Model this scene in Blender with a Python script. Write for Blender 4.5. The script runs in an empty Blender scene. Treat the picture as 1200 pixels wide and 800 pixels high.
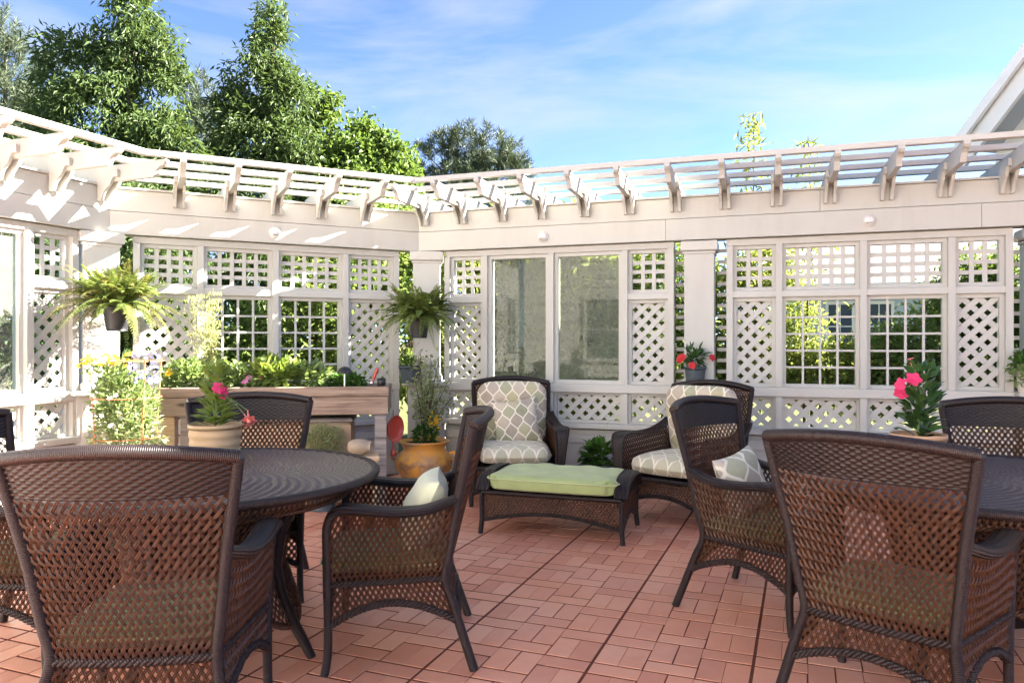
import bpy, math, random
import numpy as np
R = math.radians
rng = np.random.default_rng(7)
random.seed(7)
S = bpy.context.scene
COL = S.collection

# ------------------------------------------------------------------ camera
EYE = 1.28
cd = bpy.data.cameras.new('camera'); cam = bpy.data.objects.new('camera', cd); COL.objects.link(cam)
cam.location = (0, 0, EYE); cam.rotation_euler = (R(90), 0, 0)
cd.sensor_width = 36; cd.lens = 36 * 870 / 1200; cd.shift_y = 2 / 1200
cd.clip_start = 0.05; cd.clip_end = 3000
S.camera = cam
# ------------------------------------------------------------------ sky and sun
SUN_EL, SUN_AZ = 31.0, 9.0          # azimuth counted from +X towards +Y
W = bpy.data.worlds.new('World'); S.world = W; W.use_nodes = True
nt = W.node_tree; nt.nodes.clear()
N = nt.nodes.new
sky = N('ShaderNodeTexSky'); sky.sky_type = 'NISHITA'; sky.sun_disc = False
sky.sun_elevation = R(SUN_EL); sky.sun_rotation = R(90 - SUN_AZ)
sky.air_density = 0.32; sky.dust_density = 0.15; sky.ozone_density = 2.6
tc = N('ShaderNodeTexCoord')
mp = N('ShaderNodeMapping'); mp.inputs['Scale'].default_value = (1.1, 1.1, 4.2); mp.inputs['Location'].default_value = (0.30, 0.15, 0.4)
mp.inputs['Rotation'].default_value = (0.0, R(-14), R(8))
nz = N('ShaderNodeTexNoise'); nz.inputs['Scale'].default_value = 1.7; nz.inputs['Detail'].default_value = 9; nz.inputs['Roughness'].default_value = 0.58
nz.inputs['Distortion'].default_value = 0.5
cr = N('ShaderNodeValToRGB'); cr.color_ramp.elements[0].position = 0.44; cr.color_ramp.elements[1].position = 0.74
cr.color_ramp.elements[1].color = (0.75, 0.75, 0.75, 1)
mx = N('ShaderNodeMix'); mx.data_type = 'RGBA'
cl = N('ShaderNodeRGB'); cl.outputs[0].default_value = (1.55, 1.58, 1.62, 1)
bg = N('ShaderNodeBackground'); bg.inputs['Strength'].default_value = 0.05
ow = N('ShaderNodeOutputWorld')
L = nt.links.new
L(tc.outputs['Generated'], mp.inputs['Vector']); L(mp.outputs[0], nz.inputs['Vector']); L(nz.outputs['Fac'], cr.inputs['Fac'])
L(cr.outputs['Color'], mx.inputs['Factor']); L(sky.outputs[0], mx.inputs['A']); L(cl.outputs[0], mx.inputs['B'])
L(mx.outputs['Result'], bg.inputs['Color']); L(bg.outputs[0], ow.inputs['Surface'])
sd = bpy.data.lights.new('sun', 'SUN'); sd.energy = 5.0; sd.angle = R(0.5); sd.color = (1.0, 0.93, 0.84)
sun = bpy.data.objects.new('sun', sd); COL.objects.link(sun)
sun.rotation_euler = (R(90 - SUN_EL), 0, R(SUN_AZ + 90))
sun.location = (30, 12, 25)
S.view_settings.view_transform = 'Standard'; S.view_settings.look = 'None'
S.view_settings.exposure = 3.75; S.view_settings.gamma = 1.0; S.view_settings.use_curve_mapping = False
S.cycles.max_bounces = 8; S.cycles.transparent_max_bounces = 12

# ------------------------------------------------------------------ helpers: meshes
class MB:
    def __init__(s): s.V = []; s.F = []; s.U = []; s.n = 0; s.sm = []
    def add(s, V, F, smooth=False, UV=None):
        V = np.asarray(V, float).reshape(-1, 3); F = np.asarray(F, int)
        s.V.append(V); s.F.append(F + s.n); s.n += len(V); s.sm.append(np.full(len(F), smooth))
        s.U.append(np.zeros(F.shape + (2,)) if UV is None else np.asarray(UV, float)); return s
    def box(s, x0, x1, y0, y1, z0, z1):
        V = [(x0,y0,z0),(x1,y0,z0),(x1,y1,z0),(x0,y1,z0),(x0,y0,z1),(x1,y0,z1),(x1,y1,z1),(x0,y1,z1)]
        return s.add(V, [(0,3,2,1),(4,5,6,7),(0,1,5,4),(1,2,6,5),(2,3,7,6),(3,0,4,7)])
    def bbox(s, x0, x1, y0, y1, z0, z1, b=0.004):
        """box with chamfered edges on top and sides"""
        def ring(z, i): return [(x0+i,y0+i,z),(x1-i,y0+i,z),(x1-i,y1-i,z),(x0+i,y1-i,z)]
        V = ring(z0+b, 0) + ring(z1-b, 0) + ring(z1, b) + ring(z0, b)
        F = []
        for a, c in ((3,0),(0,1),(1,2)):
            for k in range(4): F.append((a*4+k, a*4+(k+1)%4, c*4+(k+1)%4, c*4+k))
        F += [(8,9,10,11),(15,14,13,12)]
        return s.add(V, F)
    def obb(s, c, ax, ay, az):
        c, ax, ay, az = map(np.array, (c, ax, ay, az))
        V = [c + i*ax + j*ay + k*az for k in (-1,1) for i, j in ((-1,-1),(1,-1),(1,1),(-1,1))]
        return s.add(V, [(0,3,2,1),(4,5,6,7),(0,1,5,4),(1,2,6,5),(2,3,7,6),(3,0,4,7)])
    def prism(s, poly, a0, a1, axes=(1, 2, 0)):
        """polygon in axes[0],axes[1], extruded along axes[2]"""
        n = len(poly); V = np.zeros((2*n, 3))
        for k, a in enumerate((a0, a1)):
            for i, p in enumerate(poly):
                V[k*n+i, axes[0]] = p[0]; V[k*n+i, axes[1]] = p[1]; V[k*n+i, axes[2]] = a
        ctr = V.copy()
        s.add(V, [(i, (i+1) % n, n+(i+1) % n, n+i) for i in range(n)])
        # caps by fan on the poly (ear clipping left to mathutils)
        from mathutils.geometry import tessellate_polygon
        from mathutils import Vector
        T = tessellate_polygon([[Vector((p[0], p[1], 0)) for p in poly]])
        s.add(V, [tuple(t) for t in T] + [tuple(n+i for i in reversed(t)) for t in T])
        return s
    def tube(s, path, r, sides=8, caps=True, smooth=True, flat=None, ref=(0.137, 0.21, 0.97)):
        """flat=(w,h): elliptical section, w across, h along the up reference"""
        P = np.asarray(path, float); n = len(P)
        r = np.broadcast_to(np.asarray(r, float), (n,))
        T = np.gradient(P, axis=0); T /= np.linalg.norm(T, axis=1)[:, None] + 1e-12
        up = np.array(ref, float)
        Rr = np.zeros_like(P); Uu = np.zeros_like(P)
        prev = None
        for i in range(n):
            if flat is not None or prev is None:
                a = np.cross(T[i], up)
                if np.linalg.norm(a) < 0.05: a = np.cross(T[i], (1, 0, 0)) if prev is None else prev
            else:
                a = prev - T[i] * np.dot(prev, T[i])
            a /= np.linalg.norm(a); prev = a
            Rr[i] = a; Uu[i] = np.cross(a, T[i])
        ang = np.linspace(0, 2*math.pi, sides, endpoint=False)
        ca, sa = np.cos(ang), np.sin(ang)
        if flat is not None:
            w, h = np.broadcast_to(np.asarray(flat[0], float), (n,)), np.broadcast_to(np.asarray(flat[1], float), (n,))
            V = P[:, None] + Rr[:, None]*ca[None, :, None]*w[:, None, None] + Uu[:, None]*sa[None, :, None]*h[:, None, None]
        else:
            V = P[:, None] + (Rr[:, None]*ca[None, :, None] + Uu[:, None]*sa[None, :, None]) * r[:, None, None]
        ln = np.concatenate([[0], np.cumsum(np.linalg.norm(np.diff(P, axis=0), axis=1))])
        i, k = np.meshgrid(np.arange(n-1), np.arange(sides), indexing='ij')
        k2 = (k+1) % sides
        F = np.stack([i*sides+k, i*sides+k2, (i+1)*sides+k2, (i+1)*sides+k], -1).reshape(-1, 4)
        UV = np.stack([np.stack([ln[i], k/sides], -1), np.stack([ln[i], (k+1)/sides], -1),
                       np.stack([ln[i+1], (k+1)/sides], -1), np.stack([ln[i+1], k/sides], -1)], -2).reshape(-1, 4, 2)
        s.add(V.reshape(-1, 3), F, smooth, UV)
        if caps and sides > 2:
            for e, rev in ((0, False), (n-1, True)):
                idx = np.arange(1, sides-1); tri = np.stack([np.zeros_like(idx), idx, idx+1], -1)
                if not rev: tri = tri[:, ::-1]
                s.add(V[e], tri)
        return s
    def grid(s, P, smooth=True, closed=False, UV=None):
        P = np.asarray(P, float); a, b = P.shape[:2]
        bb = b if closed else b-1
        i, k = np.meshgrid(np.arange(a-1), np.arange(bb), indexing='ij'); k2 = (k+1) % b
        F = np.stack([i*b+k, i*b+k2, (i+1)*b+k2, (i+1)*b+k], -1).reshape(-1, 4)
        if UV is None:
            u, v = i/(a-1), k/max(1, bb)
            u2, v2 = (i+1)/(a-1), (k+1)/max(1, bb)
            UV = np.stack([np.stack([u, v], -1), np.stack([u, v2], -1), np.stack([u2, v2], -1), np.stack([u2, v], -1)], -2).reshape(-1, 4, 2)
        else:
            UV = UV.reshape(-1, 2)[F]
        return s.add(P.reshape(-1, 3), F, smooth, UV)
    def lathe(s, prof, sides=24, c=(0, 0, 0), smooth=True):
        prof = np.asarray(prof, float); a = np.linspace(0, 2*math.pi, sides, endpoint=False)
        P = np.stack([prof[:, 0][:, None]*np.cos(a), prof[:, 0][:, None]*np.sin(a), np.repeat(prof[:, 1][:, None], sides, 1)], -1) + np.array(c)
        return s.grid(P, smooth, True)
    def mesh(s, name, mat):
        me = bpy.data.meshes.new(name)
        V = np.concatenate(s.V); me.vertices.add(len(V)); me.vertices.foreach_set('co', V.astype(np.float32).ravel())
        li = np.concatenate([f.ravel() for f in s.F]); tot = np.concatenate([np.full(len(f), f.shape[1]) for f in s.F])
        st = np.concatenate([[0], np.cumsum(tot)[:-1]])
        me.loops.add(len(li)); me.loops.foreach_set('vertex_index', li.astype(np.int32))
        me.polygons.add(len(tot)); me.polygons.foreach_set('loop_start', st.astype(np.int32))
        me.polygons.foreach_set('use_smooth', np.concatenate(s.sm).astype(bool))
        uv = me.uv_layers.new(name='uv'); uv.data.foreach_set('uv', np.concatenate([u.reshape(-1, 2) for u in s.U]).astype(np.float32).ravel())
        me.update(calc_edges=True); me.validate()
        me.materials.append(mat if not isinstance(mat, str) else M[mat])
        return me
    def build(s, name, mat, parent=None, **kw):
        return obj(name, s.mesh(name, mat), parent, **kw)

def tag(o, label=None, cat=None, group=None, kind=None):
    if label: o['label'] = label
    if cat: o['category'] = cat
    if group: o['group'] = group
    if kind: o['kind'] = kind
    return o
def obj(name, me, parent=None, loc=None, rz=0, label=None, cat=None, group=None, kind=None, rot=None):
    o = bpy.data.objects.new(name, me); COL.objects.link(o)
    if parent is not None: o.parent = parent
    if loc is not None: o.location = loc
    if rot is not None: o.rotation_euler = rot
    elif rz: o.rotation_euler = (0, 0, rz)
    return tag(o, label, cat, group, kind)
def empty(name, loc=(0,0,0), rz=0, label=None, cat=None, group=None):
    o = bpy.data.objects.new(name, None); COL.objects.link(o); o.location = loc; o.rotation_euler = (0, 0, rz)
    o.empty_display_size = 0.2
    return tag(o, label, cat, group)
def copy_tree(o, parent=None):
    c = o.copy(); COL.objects.link(c); c.parent = parent
    for ch in KIDS.get(o.name, []): copy_tree(ch, c)
    return c
KIDS = {}
def index_kids():
    KIDS.clear()
    for o in COL.objects:
        if o.parent: KIDS.setdefault(o.parent.name, []).append(o)
def smooth_path(pts, n=40):
    P = np.asarray(pts, float); m = len(P)
    t = np.linspace(0, m-1, n); out = []
    for x in t:
        i = min(int(x), m-2); f = x-i
        p0, p1, p2, p3 = P[max(i-1, 0)], P[i], P[i+1], P[min(i+2, m-1)]
        out.append(0.5*((2*p1)+(-p0+p2)*f+(2*p0-5*p1+4*p2-p3)*f*f+(-p0+3*p1-3*p2+p3)*f**3))
    return np.array(out)

# ------------------------------------------------------------------ helpers: materials
M = {}
class NT:
    def __init__(s, name, rough=0.6, spec=0.4):
        s.m = bpy.data.materials.new(name); s.m.use_nodes = True; s.t = s.m.node_tree
        s.b = s.t.nodes['Principled BSDF']; s.out = s.t.nodes['Material Output']
        s.b.inputs['Roughness'].default_value = rough; s.b.inputs['Specular IOR Level'].default_value = spec
        M[name] = s.m
    def n(s, typ, ins=None, **kw):
        nd = s.t.nodes.new('ShaderNode' + typ)
        for k, v in kw.items(): setattr(nd, k, v)
        for k, v in (ins or {}).items():
            if isinstance(v, bpy.types.NodeSocket): s.t.links.new(v, nd.inputs[k])
            else: nd.inputs[k].default_value = v
        return nd
    def l(s, a, b): s.t.links.new(a, b)
    def math(s, op, a, b=0.0, c=0.0):
        return s.n('Math', {0: a, 1: b, 2: c}, operation=op).outputs[0]
    def mix(s, f, a, b, blend='MIX'):
        nd = s.n('Mix', data_type='RGBA', blend_type=blend)
        for k, v in (('Factor', f), ('A', a), ('B', b)):
            if isinstance(v, bpy.types.NodeSocket): s.l(v, nd.inputs[k])
            else: nd.inputs[k].default_value = v if k == 'Factor' else (*v, 1)
        return nd.outputs['Result']
    def ramp(s, f, stops, interp='LINEAR'):
        nd = s.n('ValToRGB', {'Fac': f}); cr = nd.color_ramp; cr.interpolation = interp
        while len(cr.elements) > 1: cr.elements.remove(cr.elements[0])
        for i, (p, c) in enumerate(stops):
            e = cr.elements[0] if i == 0 else cr.elements.new(p)
            e.position = p; e.color = (*c, 1) if len(c) == 3 else c
        return nd.outputs['Color']
    def noise(s, vec, scale, detail=4, rough=0.55):
        return s.n('TexNoise', {'Vector': vec, 'Scale': scale, 'Detail': detail, 'Roughness': rough}).outputs['Fac']
    def color(s, c): 
        if isinstance(c, bpy.types.NodeSocket): s.l(c, s.b.inputs['Base Color'])
        else: s.b.inputs['Base Color'].default_value = (*c, 1)
    def bump(s, h, strength=0.3, dist=0.01):
        nd = s.n('Bump', {'Height': h, 'Strength': strength, 'Distance': dist}); s.l(nd.outputs[0], s.b.inputs['Normal']); return nd
    @property
    def objc(s): return s.n('TexCoord').outputs['Object']
    @property
    def pos(s): return s.n('NewGeometry').outputs['Position']
    @property
    def uv(s): return s.n('TexCoord').outputs['UV']
    def rnd(s):
        return s.math('FRACT', s.math('ADD', s.n('ObjectInfo').outputs['Random'], s.n('NewGeometry').outputs['Random Per Island']))

def scale3(c, k): return tuple(min(1, x*k) for x in c)
def mk_paint(name, c, rough=0.55, dirt=0.35):
    t = NT(name, rough, 0.35)
    p = t.pos
    a = t.noise(p, 2.3, 6, .6)
    v = t.n('Mapping', {'Vector': p, 'Scale': (9, 9, 1.3)}).outputs[0]
    b = t.noise(v, 1.0, 5, .65)
    f = t.math('MULTIPLY', t.ramp(a, [(.42, (0,0,0)), (.72, (1,1,1))]), t.ramp(b, [(.4, (0,0,0)), (.75, (1,1,1))]))
    g = t.noise(p, 60, 3)
    col = t.mix(t.math('MULTIPLY', f, dirt), c, (c[0]*.62, c[1]*.55, c[2]*.46))
    col = t.mix(t.math('MULTIPLY', g, .10), col, scale3(c, .8))
    t.color(col); t.bump(t.noise(t.n('Mapping', {'Vector': p, 'Scale': (60, 60, 14)}).outputs[0], 1.0, 3), .12, .004)
    return t
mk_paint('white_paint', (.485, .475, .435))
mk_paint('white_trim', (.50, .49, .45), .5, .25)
mk_paint('grey_siding', (.42, .45, .48), .6, .2)
mk_paint('blue_siding', (.40, .47, .54), .6, .15)
mk_paint('house_white', (.72, .70, .68), .6, .2)

def mk_wood(name, c1, c2, c3, sc=1.0, rough=.75):
    t = NT(name, rough, .25)
    o = t.n('VectorMath', {0: t.objc, 1: t.n('CombineXYZ', {'X': t.math('MULTIPLY', t.n('ObjectInfo').outputs['Random'], 37.0)}).outputs[0]}, operation='ADD').outputs[0]
    v = t.n('Mapping', {'Vector': o, 'Scale': (2.2*sc, 16*sc, 22*sc)}).outputs[0]
    a = t.noise(v, 1.6, 8, .65)
    w = t.noise(t.n('Mapping', {'Vector': o, 'Scale': (1.0*sc, 55*sc, 70*sc)}).outputs[0], 1.0, 4, .6)
    k = t.n('TexVoronoi', {'Vector': t.n('Mapping', {'Vector': o, 'Scale': (2.6, 8, 8)}).outputs[0], 'Scale': 1.0}).outputs['Distance']
    knot = t.ramp(k, [(.05, (.9,.9,.9)), (.17, (0,0,0))])
    col = t.ramp(t.math('MULTIPLY_ADD', w, .5, t.math('MULTIPLY', a, .55)), [(.34, c2), (.50, c1), (.68, c3)])
    col = t.mix(knot, col, scale3(c2, .45))
    t.color(col); t.bump(a, .5, .006); return t
mk_wood('weathered_wood', (.26, .185, .135), (.11, .07, .05), (.37, .285, .22))
mk_wood('fresh_wood', (.52, .37, .22), (.36, .22, .11), (.64, .50, .34))
mk_wood('grey_post', (.23, .20, .185), (.07, .055, .05), (.36, .32, .29))

def mk_wicker(name, dark, light, ridge=1150.0, rough=.42, spec=.5, bump=.8):
    t = NT(name, rough, spec)
    uv = t.n('SeparateXYZ', {'Vector': t.uv}).outputs
    wv = t.math('SINE', t.math('MULTIPLY', uv[0], ridge))
    r = t.rnd()
    a = t.noise(t.objc, 35, 3)
    f = t.math('ADD', t.math('MULTIPLY', r, .6), t.math('MULTIPLY', a, .5))
    t.color(t.mix(f, dark, light))
    if name == 'wicker_arm':
        wv = t.math('MULTIPLY', wv, t.math('SINE', t.math('ADD', t.math('MULTIPLY', uv[1], 75.4), t.math('MULTIPLY', uv[0], 420.0))))
        t.bump(wv, 1.0, .005)
    elif bump: t.bump(wv, bump, .0009)
    return t
mk_wicker('wicker_frame', (.0115, .0062, .0060), (.022, .0125, .0120), 1150.0, .42, .35)
mk_wicker('wicker_strand', (.020, .0078, .0045), (.080, .030, .0125), 0, .45, .3, 0)
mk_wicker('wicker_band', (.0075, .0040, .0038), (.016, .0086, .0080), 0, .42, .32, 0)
mk_wicker('wicker_table', (.030, .018, .0155), (.080, .052, .042), 0, .34, .6, 0)
mk_wicker('wicker_arm', (.0115, .0065, .0065), (.023, .0135, .0130), 420.0, .40, .5, 1.0)
mk_wicker('wicker_far', (.075, .042, .030), (.20, .115, .078), 0, .42, .5, 0)

def mk_fabric(name, c, rough=.9, sc=700):
    t = NT(name, rough, .15)
    p = t.objc
    a = t.noise(p, 9, 5); b = t.noise(p, sc, 2)
    t.color(t.mix(a, scale3(c, .84), scale3(c, 1.12))); t.bump(t.math('ADD', b, t.math('MULTIPLY', t.noise(p, 22, 3), 3.0)), .35, .004)
    t.b.inputs['Sheen Weight'].default_value = .25
    return t
mk_fabric('green_fabric', (.36, .43, .185))
mk_fabric('pale_fabric', (.56, .58, .42))
mk_fabric('olive_fabric', (.235, .285, .11))
mk_fabric('sage_piping', (.45, .50, .26))

def mk_ogee(name, w, h, fade=0.0):
    t = NT(name, .92, .12)
    sx = t.n('SeparateXYZ', {'Vector': t.uv}).outputs
    wob = t.math('MULTIPLY', t.math('SUBTRACT', t.noise(t.uv, 6, 3), .5), .05)
    u = t.math('ADD', t.math('DIVIDE', sx[0], w), wob); v = t.math('ADD', t.math('DIVIDE', sx[1], h), wob)
    ru = t.math('ROUND', u); p = t.math('ABSOLUTE', t.math('SUBTRACT', u, ru))
    c = t.math('MULTIPLY', t.math('MULTIPLY_ADD', t.math('COSINE', t.math('MULTIPLY', v, math.pi)), .5, .5), .5)
    ins = t.math('LESS_THAN', p, c)
    grad = t.math('SQRT', t.math('ADD', 1.0, t.math('POWER', t.math('MULTIPLY', t.math('SINE', t.math('MULTIPLY', v, math.pi)), .785*w/h), 2.0)))
    d = t.math('DIVIDE', t.math('ABSOLUTE', t.math('SUBTRACT', p, c)), grad)
    idA = t.n('CombineXYZ', {'X': ru, 'Y': t.math('ROUND', t.math('DIVIDE', v, 2.0)), 'Z': 0.0}).outputs[0]
    idB = t.n('CombineXYZ', {'X': t.math('FLOOR', u), 'Y': t.math('FLOOR', t.math('DIVIDE', v, 2.0)), 'Z': 7.0}).outputs[0]
    mixv = t.n('Mix', data_type='VECTOR'); t.l(ins, mixv.inputs['Factor']); t.l(idB, mixv.inputs['A']); t.l(idA, mixv.inputs['B'])
    wn = t.n('TexWhiteNoise', {'Vector': mixv.outputs['Result']}).outputs['Value']
    cells = t.ramp(wn, [(0, (.17,.19,.10)), (.17, (.38,.31,.25)), (.36, (.36,.34,.19)), (.55, (.27,.225,.18)), (.70, (.47,.40,.32)), (.85, (.26,.29,.17))], 'CONSTANT')
    tex = t.noise(t.uv, 45, 4)
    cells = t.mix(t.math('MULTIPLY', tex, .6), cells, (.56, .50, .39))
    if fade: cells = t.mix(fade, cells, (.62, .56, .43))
    line = t.ramp(d, [(.035, (1,1,1)), (.055, (0,0,0))])
    t.color(t.mix(line, cells, (.72, .67, .56)))
    t.bump(t.noise(t.uv, 500, 2), .25, .003); t.b.inputs['Sheen Weight'].default_value = .2
    return t
mk_ogee('ogee_fabric', .110, .080)
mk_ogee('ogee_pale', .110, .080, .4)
mk_ogee('ogee_pillow', .17, .09, .2)

def mk_brick():
    t = NT('brick_red', .5, .7)
    p = t.pos
    r = t.rnd()
    a = t.noise(p, 1.4, 5, .6); b = t.noise(p, 14, 5, .65); g = t.noise(p, 420, 2, .7)
    c = t.ramp(r, [(0, (.57,.205,.12)), (.35, (.66,.26,.155)), (.7, (.70,.29,.175)), (1, (.76,.36,.235))])
    c = t.mix(t.ramp(a, [(.40, (0,0,0)), (.72, (.55,.55,.55))]), c, (.67,.40,.31))
    c = t.mix(t.math('MULTIPLY', b, .30), c, (.52,.20,.14))
    st = t.ramp(t.noise(p, 4.7, 3), [(.66, (0,0,0)), (.82, (.3,.3,.3))])
    c = t.mix(st, c, (.20,.08,.065))
    t.color(c)
    t.l(t.n('MapRange', {'Value': b, 'To Min': .34, 'To Max': .60}).outputs[0], t.b.inputs['Roughness'])
    t.bump(t.math('ADD', g, b), .28, .003)
mk_brick()
def mk_plain(name, c, rough=.6, spec=.4, var=.15, bump=0.0, sc=20, metal=0.0):
    t = NT(name, rough, spec)
    a = t.noise(t.objc, sc, 4)
    t.color(t.mix(a, scale3(c, 1-var), scale3(c, 1+var)))
    t.b.inputs['Metallic'].default_value = metal
    if bump: t.bump(a, bump, .01)
    return t
mk_plain('joint_dark', (.135, .048, .034), .95, .05)
mk_plain('black_plastic', (.018, .018, .02), .4)
mk_plain('slate_plastic', (.055, .07, .082), .5)
mk_plain('tan_pot', (.40, .28, .16), .65, .3, .12)
mk_plain('terracotta_light', (.46, .28, .17), .7, .3, .12)
mk_plain('cream_pot', (.66, .60, .52), .6)
mk_plain('soil', (.035, .024, .017), .95, .1, .5, .6, 60)
mk_plain('red_plastic', (.42, .055, .035), .35, .5, .08)
mk_plain('rust_wire', (.50, .19, .07), .55)
mk_plain('dark_metal', (.05, .05, .055), .35, .6)
mk_plain('steel', (.45, .45, .46), .3, .5, .1, 0, 20, 1.0)
mk_plain('light_plastic', (.72, .69, .66), .35)
mk_plain('lamp_lens', (.28, .27, .25), .2)
mk_plain('stem_green', (.12, .18, .05), .6)
mk_plain('stem_brown', (.10, .065, .04), .8)
mk_plain('bark', (.085, .065, .05), .9, .2, .4, .8, 9)
mk_plain('tan_panel', (.47, .34, .23), .6, .3, .08)
mk_plain('white_ceramic', (.33, .26, .19), .4)
def mk_shingle():
    t = NT('shingle', .9, .1)
    bt = t.n('TexBrick', {'Vector': t.objc, 'Color1': (.20,.19,.19,1), 'Color2': (.26,.25,.25,1), 'Mortar': (.09,.09,.09,1), 'Scale': 3.0})
    t.color(bt.outputs['Color'])
mk_shingle()
def mk_glaze():
    t = NT('orange_glaze', .38, .5)
    p = t.objc
    a = t.noise(p, 5.0, 5, .6); b = t.noise(p, 16, 4)
    z = t.n('SeparateXYZ', {'Vector': p}).outputs[2]
    c = t.mix(t.ramp(a, [(.48, (0,0,0)), (.62, (1,1,1))]), (.78,.38,.075), (.52,.32,.18))
    mask = t.math('MULTIPLY', t.ramp(z, [(.10, (.5,.5,.5)), (.2, (1,1,1)), (.30, (0,0,0))]), t.ramp(b, [(.42,(0,0,0)),(.62,(1,1,1))]))
    c = t.mix(t.math('MULTIPLY', mask, .8), c, (.20,.115,.10))
    t.color(c); t.bump(b, .1, .005)
mk_glaze()
def mk_leaf(name, c1, c2, trans=.35, rough=.55, spec=.25, tint=None):
    t = NT(name, rough, spec)
    r = t.rnd()
    lf = t.noise(t.pos, 1.3, 3)
    f = t.math('ADD', t.math('MULTIPLY', r, .65), t.math('MULTIPLY', lf, .4))
    c = t.mix(f, c1, c2); t.color(c)
    tr = t.n('BsdfTranslucent'); t.l(t.mix(.5, c, tint or (c2[0]*1.35, c2[1]*1.3, c2[2]*.7)), tr.inputs['Color'])
    ms = t.n('MixShader', {0: trans}); t.l(t.b.outputs[0], ms.inputs[1]); t.l(tr.outputs[0], ms.inputs[2])
    t.l(ms.outputs[0], t.out.inputs['Surface'])
mk_leaf('leaf_tree', (0.036, 0.066, 0.02), (0.098, 0.145, 0.046), 0.3)
mk_leaf('leaf_tree_dark', (0.022, 0.045, 0.016), (0.06, 0.1, 0.034), 0.3)
mk_leaf('leaf_bright', (0.115, 0.16, 0.035), (0.27, 0.32, 0.09), 0.4)
mk_leaf('leaf_sweetgum', (0.055, 0.1, 0.02), (0.135, 0.2, 0.045), 0.35)
mk_leaf('leaf_hedge', (0.055, 0.08, 0.03), (0.14, 0.17, 0.075), 0.3)
mk_leaf('needle', (0.04, 0.062, 0.034), (0.105, 0.13, 0.075), 0.12)
mk_leaf('leaf_fern', (0.055, 0.095, 0.018), (0.16, 0.2, 0.045), 0.35)
mk_leaf('leaf_fern_dry', (.075,.09,.018), (.22,.20,.055), 0.35)
mk_leaf('leaf_herb', (0.095, 0.16, 0.05), (0.26, 0.34, 0.13), 0.35)
mk_leaf('leaf_herb_dark', (.030,.085,.015), (.085,.18,.03), .35)
mk_leaf('leaf_pale', (.19,.24,.11), (.36,.40,.22), .35)
mk_leaf('leaf_dill', (0.24, 0.27, 0.12), (0.4, 0.4, 0.2), 0.35)
mk_leaf('leaf_mid', (.105,.165,.045), (.24,.32,.095), .4)
mk_leaf('leaf_gloss', (.022,.065,.020), (.075,.15,.045), .2, .25, .6)
mk_leaf('leaf_lime', (0.1, 0.16, 0.025), (0.22, 0.29, 0.07), 0.35, .3, .5)
mk_leaf('petal_pink', (.60,.03,.12), (.78,.07,.20), .3, .5, .2, (.8,.1,.25))
mk_leaf('petal_salmon', (.70,.16,.14), (.85,.30,.25), .3, .5, .2, (.9,.3,.25))
mk_leaf('petal_red', (.52,.02,.03), (.70,.05,.06), .3, .5, .2, (.7,.05,.05))
mk_leaf('petal_yellow', (.75,.42,.02), (.85,.62,.04), .3, .5, .2, (.9,.6,.05))
mk_leaf('petal_blue', (.20,.20,.62), (.42,.38,.80), .3, .5, .2, (.4,.35,.8))
mk_leaf('petal_white', (.75,.74,.70), (.85,.84,.80), .3, .5, .2, (.8,.8,.75))
mk_leaf('petal_mauve', (.45,.12,.30), (.65,.25,.45), .3, .5, .2, (.6,.2,.4))
def mk_glass():
    t = NT('window_glass', .05)
    fr = t.n('Fresnel', {'IOR': 1.24}).outputs[0]
    gl = t.n('BsdfGlossy', {'Roughness': .02, 'Color': (.95,.97,.96,1)}); tr = t.n('BsdfTransparent', {'Color': (.86,.90,.84,1)})
    df = t.n('BsdfDiffuse', {'Color': (.55,.56,.50,1)})
    m1 = t.n('MixShader', {0: fr}); t.l(tr.outputs[0], m1.inputs[1]); t.l(gl.outputs[0], m1.inputs[2])
    dirt = t.math('MULTIPLY_ADD', t.noise(t.n('Mapping', {'Vector': t.pos, 'Scale': (2, 2, 5)}).outputs[0], 1.5, 5), .08, .045)
    m2 = t.n('MixShader', {0: dirt}); t.l(m1.outputs[0], m2.inputs[1]); t.l(df.outputs[0], m2.inputs[2])
    t.l(m2.outputs[0], t.out.inputs['Surface'])
mk_glass()
mk_plain('dark_pane', (.05, .065, .085), .08, .6)
def mk_ground():
    t = NT('ground_cover', .95, .1)
    a = t.noise(t.pos, .8, 6); b = t.noise(t.pos, 14, 4)
    c = t.mix(a, (.07,.10,.03), (.16,.13,.07)); t.color(t.mix(b, c, (.05,.07,.02))); t.bump(b, .6, .05)
mk_ground()

# ================================================================== ground and patio floor
g = MB(); g.box(-400, 400, -200, 900, -1.2, -0.06); g.build('ground', 'ground_cover', kind='structure')
UNIT = EYE / 6.36
YAW = R(-21.45)
floor = MB()
floor.prism([(-5.6, -3.2), (4.9, -3.2), (7.2, 4.2), (7.2, 5.4), (-1.2, 8.1), (-4.2, 6.4), (-6.2, 1.2)], -0.055, -0.0020, axes=(0, 1, 2))
floor = floor.build('patio_floor', 'joint_dark', kind='structure')
def to_world(u, v):
    u = (u - 6.93) * UNIT; v = (v + 15.89) * UNIT
    return math.cos(YAW)*u - math.sin(YAW)*v, math.sin(YAW)*u + math.cos(YAW)*v
def inside_patio(x, y, m=0.0):
    return (y > -2.6 and (y - 7.3)*0.9487 + (x + .915)*0.317 < 0.02 - m and (y - 7.3)*0.891 - (x + .915)*0.454 < 0.02 - m
            and -(x + 3.301)*0.927 + (y - 6.085)*0.375 < 0.02 - m and x < 6.6)
G_ = 0.018       # joint in units
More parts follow.
